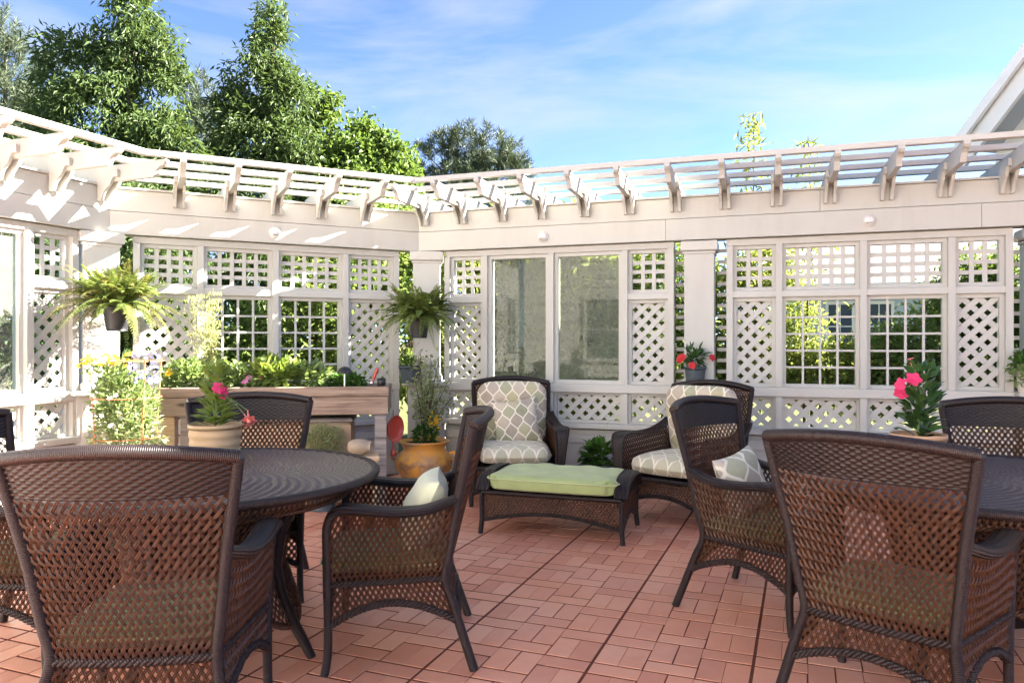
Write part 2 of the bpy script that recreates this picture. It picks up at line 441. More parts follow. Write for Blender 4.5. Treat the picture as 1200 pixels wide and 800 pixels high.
def brick_mesh(w, l, mbx=None, cx=0, cy=0, rot=0, dz=0):
    m = mbx or MB(); a, b, c, i = w/2, l/2, .022, .0007
    V = []
    for z, k in ((-c, 0), (-i, 0), (0, i)):
        V += [(-a+k, -b+k, z), (a-k, -b+k, z), (a-k, b-k, z), (-a+k, b-k, z)]
    V = np.array(V)
    if mbx:
        V[:, 2] += dz; x = V[:, 0]*math.cos(rot) - V[:, 1]*math.sin(rot) + cx; y = V[:, 0]*math.sin(rot) + V[:, 1]*math.cos(rot) + cy
        V[:, 0], V[:, 1] = x, y
    F = [(r*4+k, r*4+(k+1) % 4, (r+1)*4+(k+1) % 4, (r+1)*4+k) for r in range(2) for k in range(4)] + [(8, 9, 10, 11)]
    m.add(V, F); return m
jx, jy = .030, .066          # joint widths across and along the view
VW, VL, HW_, HL = (.5-jx)*UNIT, (1-jy)*UNIT, (1-jx)*UNIT, (.5-jy)*UNIT
BR_V = brick_mesh(VW, VL).mesh('brick', 'brick_red'); BR_H = brick_mesh(HW_, HL).mesh('brick', 'brick_red')
cells = []
for i in range(-22, 34):
    for j in range(-13, 26):
        v0 = j*1.5
        alt = (i % 3) == 1
        # wider joint on the tile seams (u multiple of 3)
        for (du, dv, kind) in ((.25, .5, 0), (.75, .5, 0), (.5, 1.25, 1)) if not alt else ((.5, .25, 1), (.25, 1.0, 0), (.75, 1.0, 0)):
            su = 0
            if i % 3 == 0 and du < .6: su = .018
            if i % 3 == 2 and du > .4: su = -.018
            dvv = dv if alt else dv
            x, y = to_world(i + du + su, v0 + dvv)
            if inside_patio(x, y): cells.append((x, y, kind))
def px_of(x, y, z=0): return 600 + 870*x/y, 402 - 870*(z-EYE)/y
score = []
for n, (x, y, k) in enumerate(cells):
    s_ = -1
    if y > 2.0:
        px, py = px_of(x, y)
        if 300 < px < 1190 and py < 815 and not (px > 925 and py > 690) and not (px < 380 and py < 700): s_ = 1/y**3
    score.append(s_)
order = np.argsort(-np.array(score)); chosen = set(int(i) for i in order[:300])
rest = MB(); kk = 0
for n, (x, y, k) in enumerate(cells):
    dz = random.uniform(-.0004, .0004)
    if n in chosen:
        o = obj('brick', BR_H if k else BR_V, floor, (x, y, dz), rot=(random.uniform(-.0025, .0025), random.uniform(-.0025, .0025), YAW + random.uniform(-.006, .006)))
    else:
        brick_mesh(HW_ if k else VW, HL if k else VL, rest, x, y, YAW + random.uniform(-.006, .006), dz)
rest.build('brick_field', 'brick_red', floor, kind='stuff')

# ================================================================== trellis walls with pergola
C2 = np.array((-.915, 7.30)); C1 = np.array((-3.301, 6.085))
class Wall:
    def __init__(s, label, origin, ang, sign):
        s.o = np.array(origin); s.a = R(ang); s.d = np.array((math.cos(s.a), math.sin(s.a))); s.n = np.array((math.sin(s.a), -math.cos(s.a)))
        s.e = empty('trellis_wall', (origin[0], origin[1], 0), s.a, label, 'trellis wall', 'trellis walls round the patio'); s.e['kind'] = 'thing'
    def t(s, px, p=-.05):
        k = (px - 600)/870; o = s.o + s.n*p
        return (k*o[1] - o[0])/(s.d[0] - k*s.d[1])
    def pt(s, t, p, z):
        q = s.o + s.d*t + s.n*p; return (q[0], q[1], z)
    def box(s, name, t0, t1, p0, p1, z0, z1, mat='white_paint', b=.003, parent=None):
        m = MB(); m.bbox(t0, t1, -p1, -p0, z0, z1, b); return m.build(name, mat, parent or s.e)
WR = Wall('long white trellis wall with two glass windows on the right', C2, -18.4, 1)
WM = Wall('white trellis wall behind the raised planter bed', C2, 26.9, -1)
WL = Wall('sunlit white trellis wall at the far left edge', C1, 67.9, -1)
Z_CAP0, Z_CAP1 = .50, .56
Z_S0, Z_S1 = .825, .905
Z_TOP = 2.178

def slats(panel, W_, t0, t1, z0, z1, kind, pmid=-.122):
    """lattice slats as sub-parts of a panel"""
    e = .018
    if kind == 'square':
        pitch, w = .096, .034
        nx = max(1, round((t1-t0)/pitch)); nz = max(1, round((z1-z0)/.084))
        for i in range(1, nx):
            t = t0 + (t1-t0)*i/nx
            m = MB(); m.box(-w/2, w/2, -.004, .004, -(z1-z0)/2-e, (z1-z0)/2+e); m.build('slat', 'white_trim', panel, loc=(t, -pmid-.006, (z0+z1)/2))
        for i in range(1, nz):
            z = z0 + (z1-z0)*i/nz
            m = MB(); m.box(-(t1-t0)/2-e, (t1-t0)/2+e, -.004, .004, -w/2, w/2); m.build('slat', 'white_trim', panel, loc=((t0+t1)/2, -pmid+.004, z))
    elif kind == 'diag':
        pitch, w = .117, .044
        for sgn, yy in ((1, -.006), (-1, .004)):
            off = t0 + .03
            k0 = int(math.floor(-(z1-z0)/pitch)) - 2; k1 = int((t1-t0)/pitch + (z1-z0)/pitch) + 2
            for k in range(k0, k1 + 1):
                # line: t = off + k*pitch + sgn*(z - z0)
                a = off + k*pitch
                if sgn > 0: za, zb = max(z0, z0 + t0 - a), min(z1, z0 + t1 - a)
                else: za, zb = max(z0, z0 + a - t1), min(z1, z0 + a - t0)
                if zb - za < .02: continue
                za -= e*.6; zb += e*.6
                ta, tb = a + sgn*(za - z0), a + sgn*(zb - z0)
                ln = math.hypot(tb-ta, zb-za)
                m = MB(); m.box(-ln/2, ln/2, -.004, .004, -w/2, w/2)
                m.build('slat', 'white_trim', panel, loc=((ta+tb)/2, -pmid + yy, (za+zb)/2), rot=(0, -sgn*math.pi/4, 0))
def frame_mb(t0, t1, z0, z1, w, p0, p1):
    m = MB()
    m.bbox(t0, t0+w, -p1, -p0, z0, z1, .002); m.bbox(t1-w, t1, -p1, -p0, z0, z1, .002)
    m.bbox(t0+w, t1-w, -p1+.002, -p0-.002, z0, z0+w, .002); m.bbox(t0+w, t1-w, -p1+.002, -p0-.002, z1-w, z1, .002)
    return m
def lattice(W_, t0, t1, z0, z1, kind, fw=.032):
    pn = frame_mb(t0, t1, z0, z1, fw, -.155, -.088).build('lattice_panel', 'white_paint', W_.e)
    slats(pn, W_, t0+fw, t1-fw, z0+fw, z1-fw, kind)
def gridwin(W_, t0, t1, z0, z1, nx=4, nz=5):
    fw = .030
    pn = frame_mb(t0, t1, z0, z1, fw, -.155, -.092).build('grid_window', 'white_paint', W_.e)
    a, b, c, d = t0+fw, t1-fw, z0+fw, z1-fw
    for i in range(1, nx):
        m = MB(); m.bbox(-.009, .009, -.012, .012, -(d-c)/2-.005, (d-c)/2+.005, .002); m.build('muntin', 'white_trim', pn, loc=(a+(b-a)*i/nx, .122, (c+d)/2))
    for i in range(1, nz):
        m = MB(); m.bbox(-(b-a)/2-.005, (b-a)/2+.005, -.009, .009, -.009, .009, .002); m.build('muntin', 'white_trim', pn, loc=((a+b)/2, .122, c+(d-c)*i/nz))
def glasswin(W_, t0, t1, z0, z1):
    fw = .034
    pn = frame_mb(t0, t1, z0, z1, fw, -.155, -.085).build('window_frame', 'white_trim', W_.e)
    m = MB(); m.box(-(t1-t0)/2+fw-.006, (t1-t0)/2-fw+.006, -.003, .003, z0+fw-.006, z1-fw+.006); m.build('pane', 'window_glass', pn, loc=((t0+t1)/2, .122, 0))
def run(W_, edges, kinds, zt=(1.67, 1.73)):
    """a run of bays between columns; edges are mullion centres in metres along the wall"""
    a, b = edges[0]-.028, edges[-1]+.028
    for z0, z1 in ((.02, .485),):
        W_.box('base_panel', a, b, -.16, -.075, z0, z1)
    W_.box('base_rail', a, b, -.165, -.055, .36, .44, 'white_trim', .006)
    W_.box('skirting', a, b, -.165, -.05, .0, .10, 'white_trim', .006)
    W_.box('ledge', a-.01, b+.01, -.19, .0, Z_CAP0, Z_CAP1-.012, 'white_trim', .006)
    W_.box('sill_rail', a, b, -.175, -.030, Z_S0, Z_S1, 'white_trim', .008)
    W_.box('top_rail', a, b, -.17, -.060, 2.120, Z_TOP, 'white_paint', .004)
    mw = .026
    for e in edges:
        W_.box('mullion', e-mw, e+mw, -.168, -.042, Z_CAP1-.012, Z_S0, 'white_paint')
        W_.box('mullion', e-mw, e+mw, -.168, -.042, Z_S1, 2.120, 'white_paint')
    for (e0, e1), k in zip(zip(edges[:-1], edges[1:]), kinds):
        t0, t1 = e0+mw, e1-mw
        lattice(W_, t0, t1, Z_CAP1-.012, Z_S0, 'diag', .024)
        if k == 'glass':
            glasswin(W_, t0, t1, Z_S1, 2.120); continue
        W_.box('transom_rail', t0, t1, -.166, -.050, zt[0], zt[1], 'white_trim', .006)
        lattice(W_, t0, t1, zt[1], 2.120, 'square')
        if k == 'lattice': lattice(W_, t0, t1, Z_S1, zt[0], 'diag')
        else: gridwin(W_, t0, t1, Z_S1, zt[0])
def strip(W_, t0, t1):
    """open ladder of short slats in the gap beside a column"""
    pn = W_.box('gap_strip', t0, t1, -.24, -.21, .90, .95)
    nz = 12
    for i in range(nz):
        z = 1.03 + i*(2.10-1.03)/(nz-1)
        m = MB(); m.box(-(t1-t0)/2, (t1-t0)/2, -.004, .004, -.016, .016); m.build('slat', 'white_trim', pn, loc=((t0+t1)/2, .225, z))
def column(W_, t, w=.252, rot=0, p=-.16):
    """square column on a pier with a ledge"""
    base = MB(); base.bbox(-w/2, w/2, -w/2, w/2, .905, 2.085, .006)
    loc = (t, -p, 0)
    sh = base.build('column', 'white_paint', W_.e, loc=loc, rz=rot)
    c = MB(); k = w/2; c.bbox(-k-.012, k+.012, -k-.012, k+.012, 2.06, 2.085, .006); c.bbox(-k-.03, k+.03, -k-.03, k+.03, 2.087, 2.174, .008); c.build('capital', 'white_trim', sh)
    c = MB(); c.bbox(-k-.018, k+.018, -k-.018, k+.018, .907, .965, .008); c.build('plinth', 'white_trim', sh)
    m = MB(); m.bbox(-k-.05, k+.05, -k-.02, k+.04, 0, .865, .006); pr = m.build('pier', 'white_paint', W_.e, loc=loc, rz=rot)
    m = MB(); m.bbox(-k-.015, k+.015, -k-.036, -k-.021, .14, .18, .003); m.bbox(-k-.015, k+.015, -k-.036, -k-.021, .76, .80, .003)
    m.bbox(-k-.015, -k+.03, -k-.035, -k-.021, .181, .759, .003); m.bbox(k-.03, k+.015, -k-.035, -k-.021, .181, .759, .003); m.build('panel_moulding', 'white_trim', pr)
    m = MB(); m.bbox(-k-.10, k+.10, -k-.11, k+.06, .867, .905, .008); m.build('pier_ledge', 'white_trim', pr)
# right wall
e1 = [WR.t(x) for x in (524, 568, 645.5, 732, 786)]
run(WR, e1, ['lattice', 'glass', 'glass', 'lattice'])
tc3 = WR.t(819, -.03)
column(WR, tc3)
strip(WR, e1[-1]+.03, tc3-.145)
e2 = [WR.t(x) for x in (855, 913, 1012, 1115.5, 1183)]
strip(WR, tc3+.145, e2[0]-.03)
run(WR, e2, ['lattice', 'grid', 'grid', 'lattice'])
tc4 = e2[-1] + .26
column(WR, tc4); strip(WR, e2[-1]+.03, tc4-.145)
e3 = [tc4+.26, tc4+.80, tc4+1.6]
run(WR, e3, ['lattice', 'lattice'])
# middle wall
e4 = [WM.t(x) for x in (160, 235, 323, 405, 464.5)]
run(WM, e4, ['lattice', 'grid', 'grid', 'lattice'], (1.70, 1.76))
# left wall
tl_ = WL.t(35); tr_ = WL.t(88)
run(WL, [tl_-3.2, tl_-2.4, tl_-1.6, tl_-.8, tl_, tr_], ['lattice', 'grid', 'grid', 'glass', 'lattice'], (1.70, 1.76))
# corner columns, turned to the bisector
column(WR, .04, .26, R(22.6), -.10)
column(WL, -.05, .27, R(-20.5), -.09)

# fascia, beams, rafters, purlins
def tanh2(d): return math.tan(R(d)/2)
K2, K1 = tanh2(45.3), tanh2(41.0)
TMID = -float(np.linalg.norm(C2 - C1))
def fascia(W_, t0, t1, joints_up, joints_lo, k0, k1):
    """k0,k1: mitre factors at each end (None: square end)"""
    def piece(name, a, b, p0, p1, z0, z1, mat='white_paint'):
        ya, yb = -p1, -p0
        def ta(y): return a if (k0 is None or a > t0 + 1e-6) else t0 + (-y)*k0
        def tb(y): return b if (k1 is None or b < t1 - 1e-6) else t1 - (-y)*k1
        m = MB(); V = []
        for z in (z0, z1):
            V += [(ta(ya), ya, z), (tb(ya), ya, z), (tb(yb), yb, z), (ta(yb), yb, z)]
        m.add(V, [(0,3,2,1),(4,5,6,7),(0,1,5,4),(1,2,6,5),(2,3,7,6),(3,0,4,7)])
        return m.build(name, mat, W_.e)
    piece('beam', t0, t1, -.24, -.045, 2.19, 2.545)
    for js, z0, z1, q in ((joints_up, 2.372, 2.548, 0.0), (joints_lo, 2.182, 2.366, .008)):
        xs = [t0] + js + [t1]
        for a, b in zip(xs[:-1], xs[1:]):
            piece('fascia_board', a + (.0015 if a > t0 else 0), b - (.0015 if b < t1 else 0), -.043, q, z0, z1)
    piece('fascia_cap', t0, t1, -.26, .018, 2.552, 2.568, 'white_trim')
    for p in (.66, .31, -.03, -.39):
        piece('purlin', t0, t1, p-.03, p+.03, 2.702, 2.742, 'white_trim')
RAF = [(-.62, 2.571), (-.62, 2.70), (.715, 2.70), (.715, 2.672), (.695, 2.655), (.665, 2.648), (.635, 2.630), (.612, 2.60), (.595, 2.571)]
CHK = [(.020, 2.425), (.060, 2.425), (.072, 2.45), (.092, 2.485), (.125, 2.515), (.155, 2.54), (.175, 2.572), (.195, 2.60), (.24, 2.60), (.24, 2.655), (.020, 2.655)]
def mirror(poly): return [(-a, b) for a, b in poly]
m_ = MB(); m_.prism(mirror(RAF), -.021, .021); RAFM = m_.mesh('rafter', 'white_paint')
m_ = MB(); m_.prism(mirror(CHK), -.046, -.0225); m_.prism(mirror(CHK), .0225, .046); m_.prism(mirror([(.020,2.43),(.03,2.43),(.03,2.60),(.020,2.60)]), -.022, .022); CHKM = m_.mesh('rafter_bracket', 'white_paint')
def rafters(W_, ts):
    for t in ts:
        o = obj('rafter', RAFM, W_.e, (t, 0, 0)); obj('rafter_bracket', CHKM, o)
fascia(WR, 0, 7.2, [WR.t(961, 0), WR.t(961, 0)+2.4], [WR.t(780, 0), WR.t(1150, 0)], K2, None)
fascia(WM, TMID, 0, [], [], K1, K2)
fascia(WL, -4.6, 0, [], [-2.2], None, K1)
rafters(WR, [WR.t(x, .04) for x in (497, 541, 588, 634, 685, 737.5, 792, 849.5, 910, 972.5, 1039, 1107, 1180)] + [WR.t(1180, .04) + .36*i for i in range(1, 5)])
rafters(WM, [WM.t(x, .04) for x in (210, 269, 324, 377, 428)])
tA, tB, tC = (WL.t(x, .04) for x in (4, 66, 122))
rafters(WL, [tC, tB, tA] + [tA - .40*i for i in range(1, 9)])
# round vent lights on the fascia
def dome_light(W_, px, zc, label):
    t = W_.t(px, 0)
    e = empty('wall_light', W_.pt(t, .009, zc), W_.a, label, 'wall light', 'round white lights on the fascia')
    m = MB(); P = np.array([(0, .0), (.050, .0), (.052, .010), (.043, .014)]); m.lathe([(r, z) for r, z in P], 24)
    b = m.build('base_ring', 'light_plastic', e, rot=(R(90), 0, 0))
    a = np.linspace(0, math.pi/2, 8); m = MB(); m.lathe([(.041*math.cos(x)+.0005, .014+.030*math.sin(x)) for x in a], 24); m.build('dome', 'light_plastic', e, rot=(R(90), 0, 0))
    m = MB(); m.bbox(-.024, .024, -.043, -.030, -.026, -.016, .002); m.build('slot', 'lamp_lens', e)
dome_light(WM, 322, 2.270, 'round white light on the fascia above the planter bed')
dome_light(WR, 637, 2.268, 'round white light on the fascia above the glass windows')
dome_light(WR, 1018, 2.272, 'round white light on the fascia above the right grid windows')

# ================================================================== wicker furniture
def weave(mb, fn, W_, H_, P=.0228, Q=.037, w=.0045, th=.0024, amp=.0026, double=True, seg=2, top=None, bot=None):
    """open diagonal weave on a surface fn(s in m, t in m)->(xyz, normal); top/bot: optional functions of s limiting t"""
    k = P/Q*1.0; dt = P/(2*k)/seg
    n0 = int(-(H_*k)/P) - 1; n1 = int((W_ + H_*k)/P) + 1
    for sgn in (1, -1):
        for i in range(n0, n1+1):
            s0 = i*P if sgn > 0 else i*P
            # s = s0 + sgn*k*t
            if sgn > 0: ta, tb = max(0, -s0/k), min(H_, (W_-s0)/k)
            else: ta, tb = max(0, (s0-W_)/k), min(H_, s0/k)
            if tb - ta < dt: continue
            n = max(2, int((tb-ta)/dt)+2)
            t = np.linspace(ta, tb, n); s_ = s0 + sgn*k*t
            if top is not None:
                ok = (t <= top(s_)) & (t >= bot(s_))
                if ok.sum() < 2: continue
                idx = np.where(ok)[0]; t = t[idx[0]:idx[-1]+1]; s_ = s_[idx[0]:idx[-1]+1]; n = len(t)
            off = sgn*amp*np.cos(math.pi*t*2*k/P)
            Pp, Nn = fn(s_, t)
            Pp = Pp + Nn*off[:, None]
            T = np.gradient(Pp, axis=0); T /= np.linalg.norm(T, axis=1)[:, None]+1e-9
            B = np.cross(T, Nn); B /= np.linalg.norm(B, axis=1)[:, None]+1e-9
            for c in ((-w*.62, w*.62) if double else (0,)):
                ww = w*.56 if double else w
                Cc = Pp + B*c
                V = np.stack([Cc - B*ww, Cc + Nn*th, Cc + B*ww, Cc - Nn*th], 1).reshape(-1, 3)
                a = np.arange(n-1)[:, None]*4; q = np.arange(4)[None]
                F = np.stack([a+q, a+(q+1) % 4, a+4+(q+1) % 4, a+4+q], -1).reshape(-1, 4)
                mb.add(V, F, False)
    return mb
def basket(mb, fn, W_, H_, pu=.017, pv=.0078, amp=.0024):
    """tight basket weave as a ridged closed surface; stakes run along t, weavers along s"""
    nu = max(2, int(round(W_/pu)))*4+1; nv = max(1, int(round(H_/pv)))*4+1
    s_ = np.linspace(0, W_, nu); t = np.linspace(0, H_, nv)
    Sg, Tg = np.meshgrid(s_, t, indexing='ij')
    row = np.floor(np.clip(Tg/pv, 0, H_/pv-1e-6)); fr = Tg/pv - row
    bulge = np.sqrt(np.clip(1-(2*fr-1)**2, 0, 1))
    wv = np.cos(math.pi*(Sg/pu + row))
    off = amp*(wv*.9)*bulge + amp*.9*bulge
    Pp, Nn = fn(Sg.ravel(), Tg.ravel())
    V = (Pp + Nn*off.ravel()[:, None]).reshape(nu, nv, 3)
    mb.grid(V, True)
    V2 = (Pp - Nn*(.003 + (amp*(-wv*.9)*bulge + amp*.9*bulge).ravel()[:, None])).reshape(nu, nv, 3)
    mb.grid(V2[:, ::-1], True)
    return mb
def braid(mb, path, r=.008, n=None, sides=5, turns=None):
    P = np.asarray(path, float); ln = np.sum(np.linalg.norm(np.diff(P, axis=0), axis=1))
    n = n or max(12, int(ln/.008)); t = np.linspace(0, 1, n); cum = np.concatenate([[0], np.cumsum(np.linalg.norm(np.diff(P, axis=0), axis=1))])/ln
    Q = np.stack([np.interp(t, cum, P[:, i]) for i in range(3)], 1)
    T = np.gradient(Q, axis=0); T /= np.linalg.norm(T, axis=1)[:, None]+1e-9
    A = np.cross(T, (0.02, 0.01, 1)); A /= np.linalg.norm(A, axis=1)[:, None]+1e-9; B = np.cross(A, T)
    for k in range(3):
        ph = 2*math.pi*(t*ln/.055 + k/3)
        mb.tube(Q + (A*np.cos(ph)[:, None] + B*np.sin(ph)[:, None])*r*.85, r*.78, sides, False)
    return mb
def surf(fun):
    """wrap fun(s,t)->xyz with numerical normals"""
    def f(s_, t):
        e = 1e-3; p = fun(s_, t); a = (fun(s_+e, t)-fun(s_-e, t)); b = (fun(s_, t+e)-fun(s_, t-e))
        n = np.cross(a, b); n /= np.linalg.norm(n, axis=1)[:, None]+1e-12
        return p, n
    return f
def cushion(mb, hx, hy, hz, n=18, puff=.35, round_=.22, sag=0.0, tufts=(), seed=0, uvs=None, wav=.0, boxed=0.0):
    """soft box: rounded outline, puffed faces, seam at mid height"""
    r_ = np.random.default_rng(seed)
    u = np.linspace(-1, 1, n)
    U, V = np.meshgrid(u, u, indexing='ij')
    e = 1/round_*1.0
    # superellipse-ish outline
    f = 1 - .10*(np.abs(U)**6)*(np.abs(V)**6)*1.6
    X = U*hx*f; Y = V*hy*f
    h = hz*(1 - np.abs(U)**9)**.5*(1 - np.abs(V)**9)**.5
    h = h*(1-puff) + puff*hz*(np.cos(U*math.pi/2)*np.cos(V*math.pi/2))**.35
    h = hz*boxed + (1-boxed)*h
    ph = r_.uniform(0, 6, 6)
    wr = wav*(np.sin(U*9+ph[0])*np.sin(V*7+ph[1]) + .6*np.sin(U*17+V*5+ph[2]))*(h/hz)
    for tx, ty, d in tufts: wr = wr - d*np.exp(-((U-tx)**2+(V-ty)**2)/.03)
    UVm = np.stack([X, Y], -1)
    if boxed:
        per = lambda A: np.concatenate([A[0, :-1], A[:-1, -1], A[-1, :0:-1], A[:0:-1, 0]])
        px_, py_, pt_, pb_ = per(X), per(Y), per(h + wr), per(-h*.8)
        cx = np.stack([np.stack([px_*(1+k), py_*(1+k), pb_ + (pt_-pb_)*f], -1) for f, k in ((1, 0), (.8, .010), (.5, .014), (.2, .010), (0, 0))])
        mb.grid(cx, True, True)
    mb.grid(np.stack([X, Y, h + wr - sag*(1-U**2)*(1-V**2)], -1), True, UV=UVm)
    mb.grid(np.stack([X, Y, -h*.8 - sag*(1-U**2)*(1-V**2)], -1)[::-1], True, UV=UVm[::-1])
    return mb
def lerp(a, b, t): return a + (b-a)*t

# ---- dining chair (front towards +Y)
ZB = .345                     # seat braid height
def post_xy(z):
    z = np.asarray(z, float)
    x = np.interp(z, [0, ZB, .64, .955], [.30, .235, .272, .325]); y = np.interp(z, [0, ZB, .64, .955], [-.315, -.20, -.248, -.31])
    return x, y
def bow(z): return np.interp(z, [ZB, .955], [.025, .085])
def back_pt(a, z):
    x, y = post_xy(z); return np.stack([a*x, y - bow(z)*(1-a**2), z + 0*a], -1)
def make_dining_chair():
    e = empty('dining_chair')
    # frame tubes
    def rear(sx):
        z = np.array([0, .12, .25, ZB, .45, .56, .66, .78, .955]); x, y = post_xy(z); return smooth_path(np.stack([sx*x, y, z], 1), 40)
    for sx in (-1, 1):
        MB().tube(rear(sx), .0185, 10).build('rear_post', 'wicker_frame', e)
    for sx in (-1, 1):
        MB().tube(smooth_path([(sx*.288, .262, 0), (sx*.284, .25, .09), (sx*.284, .25, .3), (sx*.29, .252, .5), (sx*.295, .250, .575), (sx*.298, .232, .622)], 30), [.0165]*12+[.0185]*18, 10).build('front_leg', 'wicker_frame', e)
    arm_c = {}
    for sx in (-1, 1):
        pth = smooth_path([(sx*.297, .238, .618), (sx*.302, .195, .642), (sx*.306, .12, .640), (sx*.305, .0, .628), (sx*.296, -.12, .632), (sx*.280, -.21, .655), (sx*.276, -.252, .668)], 32)
        arm_c[sx] = pth
        w = np.interp(np.linspace(0, 1, 32), [0, .12, .6, .85, 1], [.032, .046, .044, .028, .020]); h = np.interp(np.linspace(0, 1, 32), [0, .2, .8, 1], [.018, .021, .021, .019])
        MB().tube(pth, .02, 16, flat=(w, h), ref=(0, 0, 1)).build('arm', 'wicker_arm', e)
    # back: top rail, tight band, open weave, rails
    a = np.linspace(-1, 1, 30)
    top = back_pt(a, np.full(30, .955)); top[:, 2] += .030*(1-a**2)
    MB().tube(top, .021, 10).build('top_rail', 'wicker_frame', e)
    Wb = .62
    fb = surf(lambda s_, t: (lambda a_: back_pt(a_, .845 + t) + np.stack([0*t, 0*t, (t/.11)*.030*(1-a_**2)], -1))(2*s_/Wb-1))
    basket(MB(), fb, Wb, .11).build('back_band', 'wicker_band', e)
    braid_b = back_pt(a, np.full(30, ZB)); br_ = MB(); braid(br_, braid_b, .0105)
    H2 = .845-ZB; Wp = .50
    ff = surf(lambda s_, t: back_pt((2*s_/Wp-1)*.97, ZB + t))
    weave(MB(), ff, Wp, H2).build('back_weave', 'wicker_strand', e)
    # side weave between arm and seat braid
    def arm_line(sx, b):
        p = arm_c[sx]; q = p[::-1]; y = q[:, 1]
        yy = lerp(-.248, .245, b)
        return np.stack([np.interp(yy, y, q[:, 0]), yy, np.interp(yy, y, q[:, 2])], -1)
    for sx in (-1, 1):
        sd = MB(); lo = MB(); br_s = MB()
        Ws, Hs = .47, .27
        def side(s_, t, sx=sx):
            b = np.clip(s_/Ws, -.02, 1.02); v = t/Hs
            bt = np.stack([sx*lerp(.235, .284, b), lerp(-.20, .25, b), 0*b+ZB], -1)
            tp = arm_line(sx, b); return bt + (tp-bt)*v[:, None] + np.stack([sx*.012*np.sin(math.pi*v), 0*v, 0*v], -1)
        weave(sd, surf(side), Ws, Hs)
        def skirt_side(s_, t, sx=sx):
            b = s_/Ws; z = ZB - t; x0, y0 = post_xy(z)
            return np.stack([sx*lerp(x0, .284, b), lerp(y0, .25, b), z], -1)
        arch = lambda s_: .165 - .085*np.sin(math.pi*np.clip(s_/Ws, 0, 1))**.8
        weave(lo, surf(skirt_side), Ws, .17, top=arch, bot=lambda s_: 0*s_)
        b = np.linspace(0, 1, 26); MB_ = braid(MB(), skirt_side(b*Ws, arch(b*Ws)), .0105).build('braid', 'wicker_frame', e); braid(MB(), skirt_side(b*Ws, 0*b), .0095).build('braid', 'wicker_frame', e)
        sd.build('side_weave', 'wicker_strand', e); lo.build('skirt_weave', 'wicker_strand', e)
    for yy in (-1, 1):
        lo = MB()
        Wf = .48
        def skirt_end(s_, t, yy=yy):
            a_ = 2*s_/Wf-1; z = ZB - t
            if yy < 0:
                x0, y0 = post_xy(z); return np.stack([a_*x0, y0 - .02*(1-a_**2), z], -1)
            return np.stack([a_*.284, .25 + 0*a_ + .015*(1-a_**2), z], -1)
        arch = lambda s_: .165 - .075*np.sin(math.pi*np.clip(s_/Wf, 0, 1))**.8
        weave(lo, surf(skirt_end), Wf, .17, top=arch, bot=lambda s_: 0*s_)
        b = np.linspace(0, 1, 26); braid(MB(), skirt_end(b*Wf, arch(b*Wf)), .0105).build('braid', 'wicker_frame', e)
        lo.build('skirt_weave', 'wicker_strand', e)
        if yy > 0: braid(MB(), skirt_end(b*Wf, 0*b), .0095).build('braid', 'wicker_frame', e)
    br_.build('braid', 'wicker_frame', e)
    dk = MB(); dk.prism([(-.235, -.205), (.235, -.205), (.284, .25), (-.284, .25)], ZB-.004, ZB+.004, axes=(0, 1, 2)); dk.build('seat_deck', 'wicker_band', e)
    c = MB(); cushion(c, .255, .252, .048, 20, .35, wav=.003, seed=4); cu = c.build('seat_cushion', 'olive_fabric', e, loc=(0, .045, ZB+.055))
    k = np.linspace(0, 2*math.pi, 60); q = np.sign(np.cos(k))*np.abs(np.cos(k))**.25, np.sign(np.sin(k))*np.abs(np.sin(k))**.25
    MB().tube(np.stack([q[0]*.252, q[1]*.249, 0*k+.004], 1), .004, 5, False).build('piping', 'sage_piping', cu)
    return e
chair0 = make_dining_chair(); index_kids()
chairs = [  # x, y, yaw, label
 (-1.139, 2.402, 5.9, 'large near wicker dining chair seen from behind, left of the picture'),
 (-.491, 3.174, 95.7, 'wicker dining chair in side view right of the round table with the ribbed pot'),
 (-1.386, 3.847, 194.3, 'wicker dining chair behind the left round table, in front of the raised planter'),
 (-2.03, 3.12, -90, 'wicker dining chair cut off by the left picture edge'),
 (1.232, 3.619, -134.3, 'wicker dining chair with a patterned pillow, between lounge chair and right table'),
 (1.345, 2.60, -45.2, 'large near wicker dining chair seen from behind at the right table'),
 (2.40, 3.50, 150, 'wicker dining chair on the far side of the right round table'),
]
for i, (x, y, a, lab) in enumerate(chairs):
    o = chair0 if i == 0 else copy_tree(chair0)
    o.location = (x, y, 0); o.rotation_euler = (0, 0, R(a)); tag(o, lab, 'chair', 'wicker dining chairs')

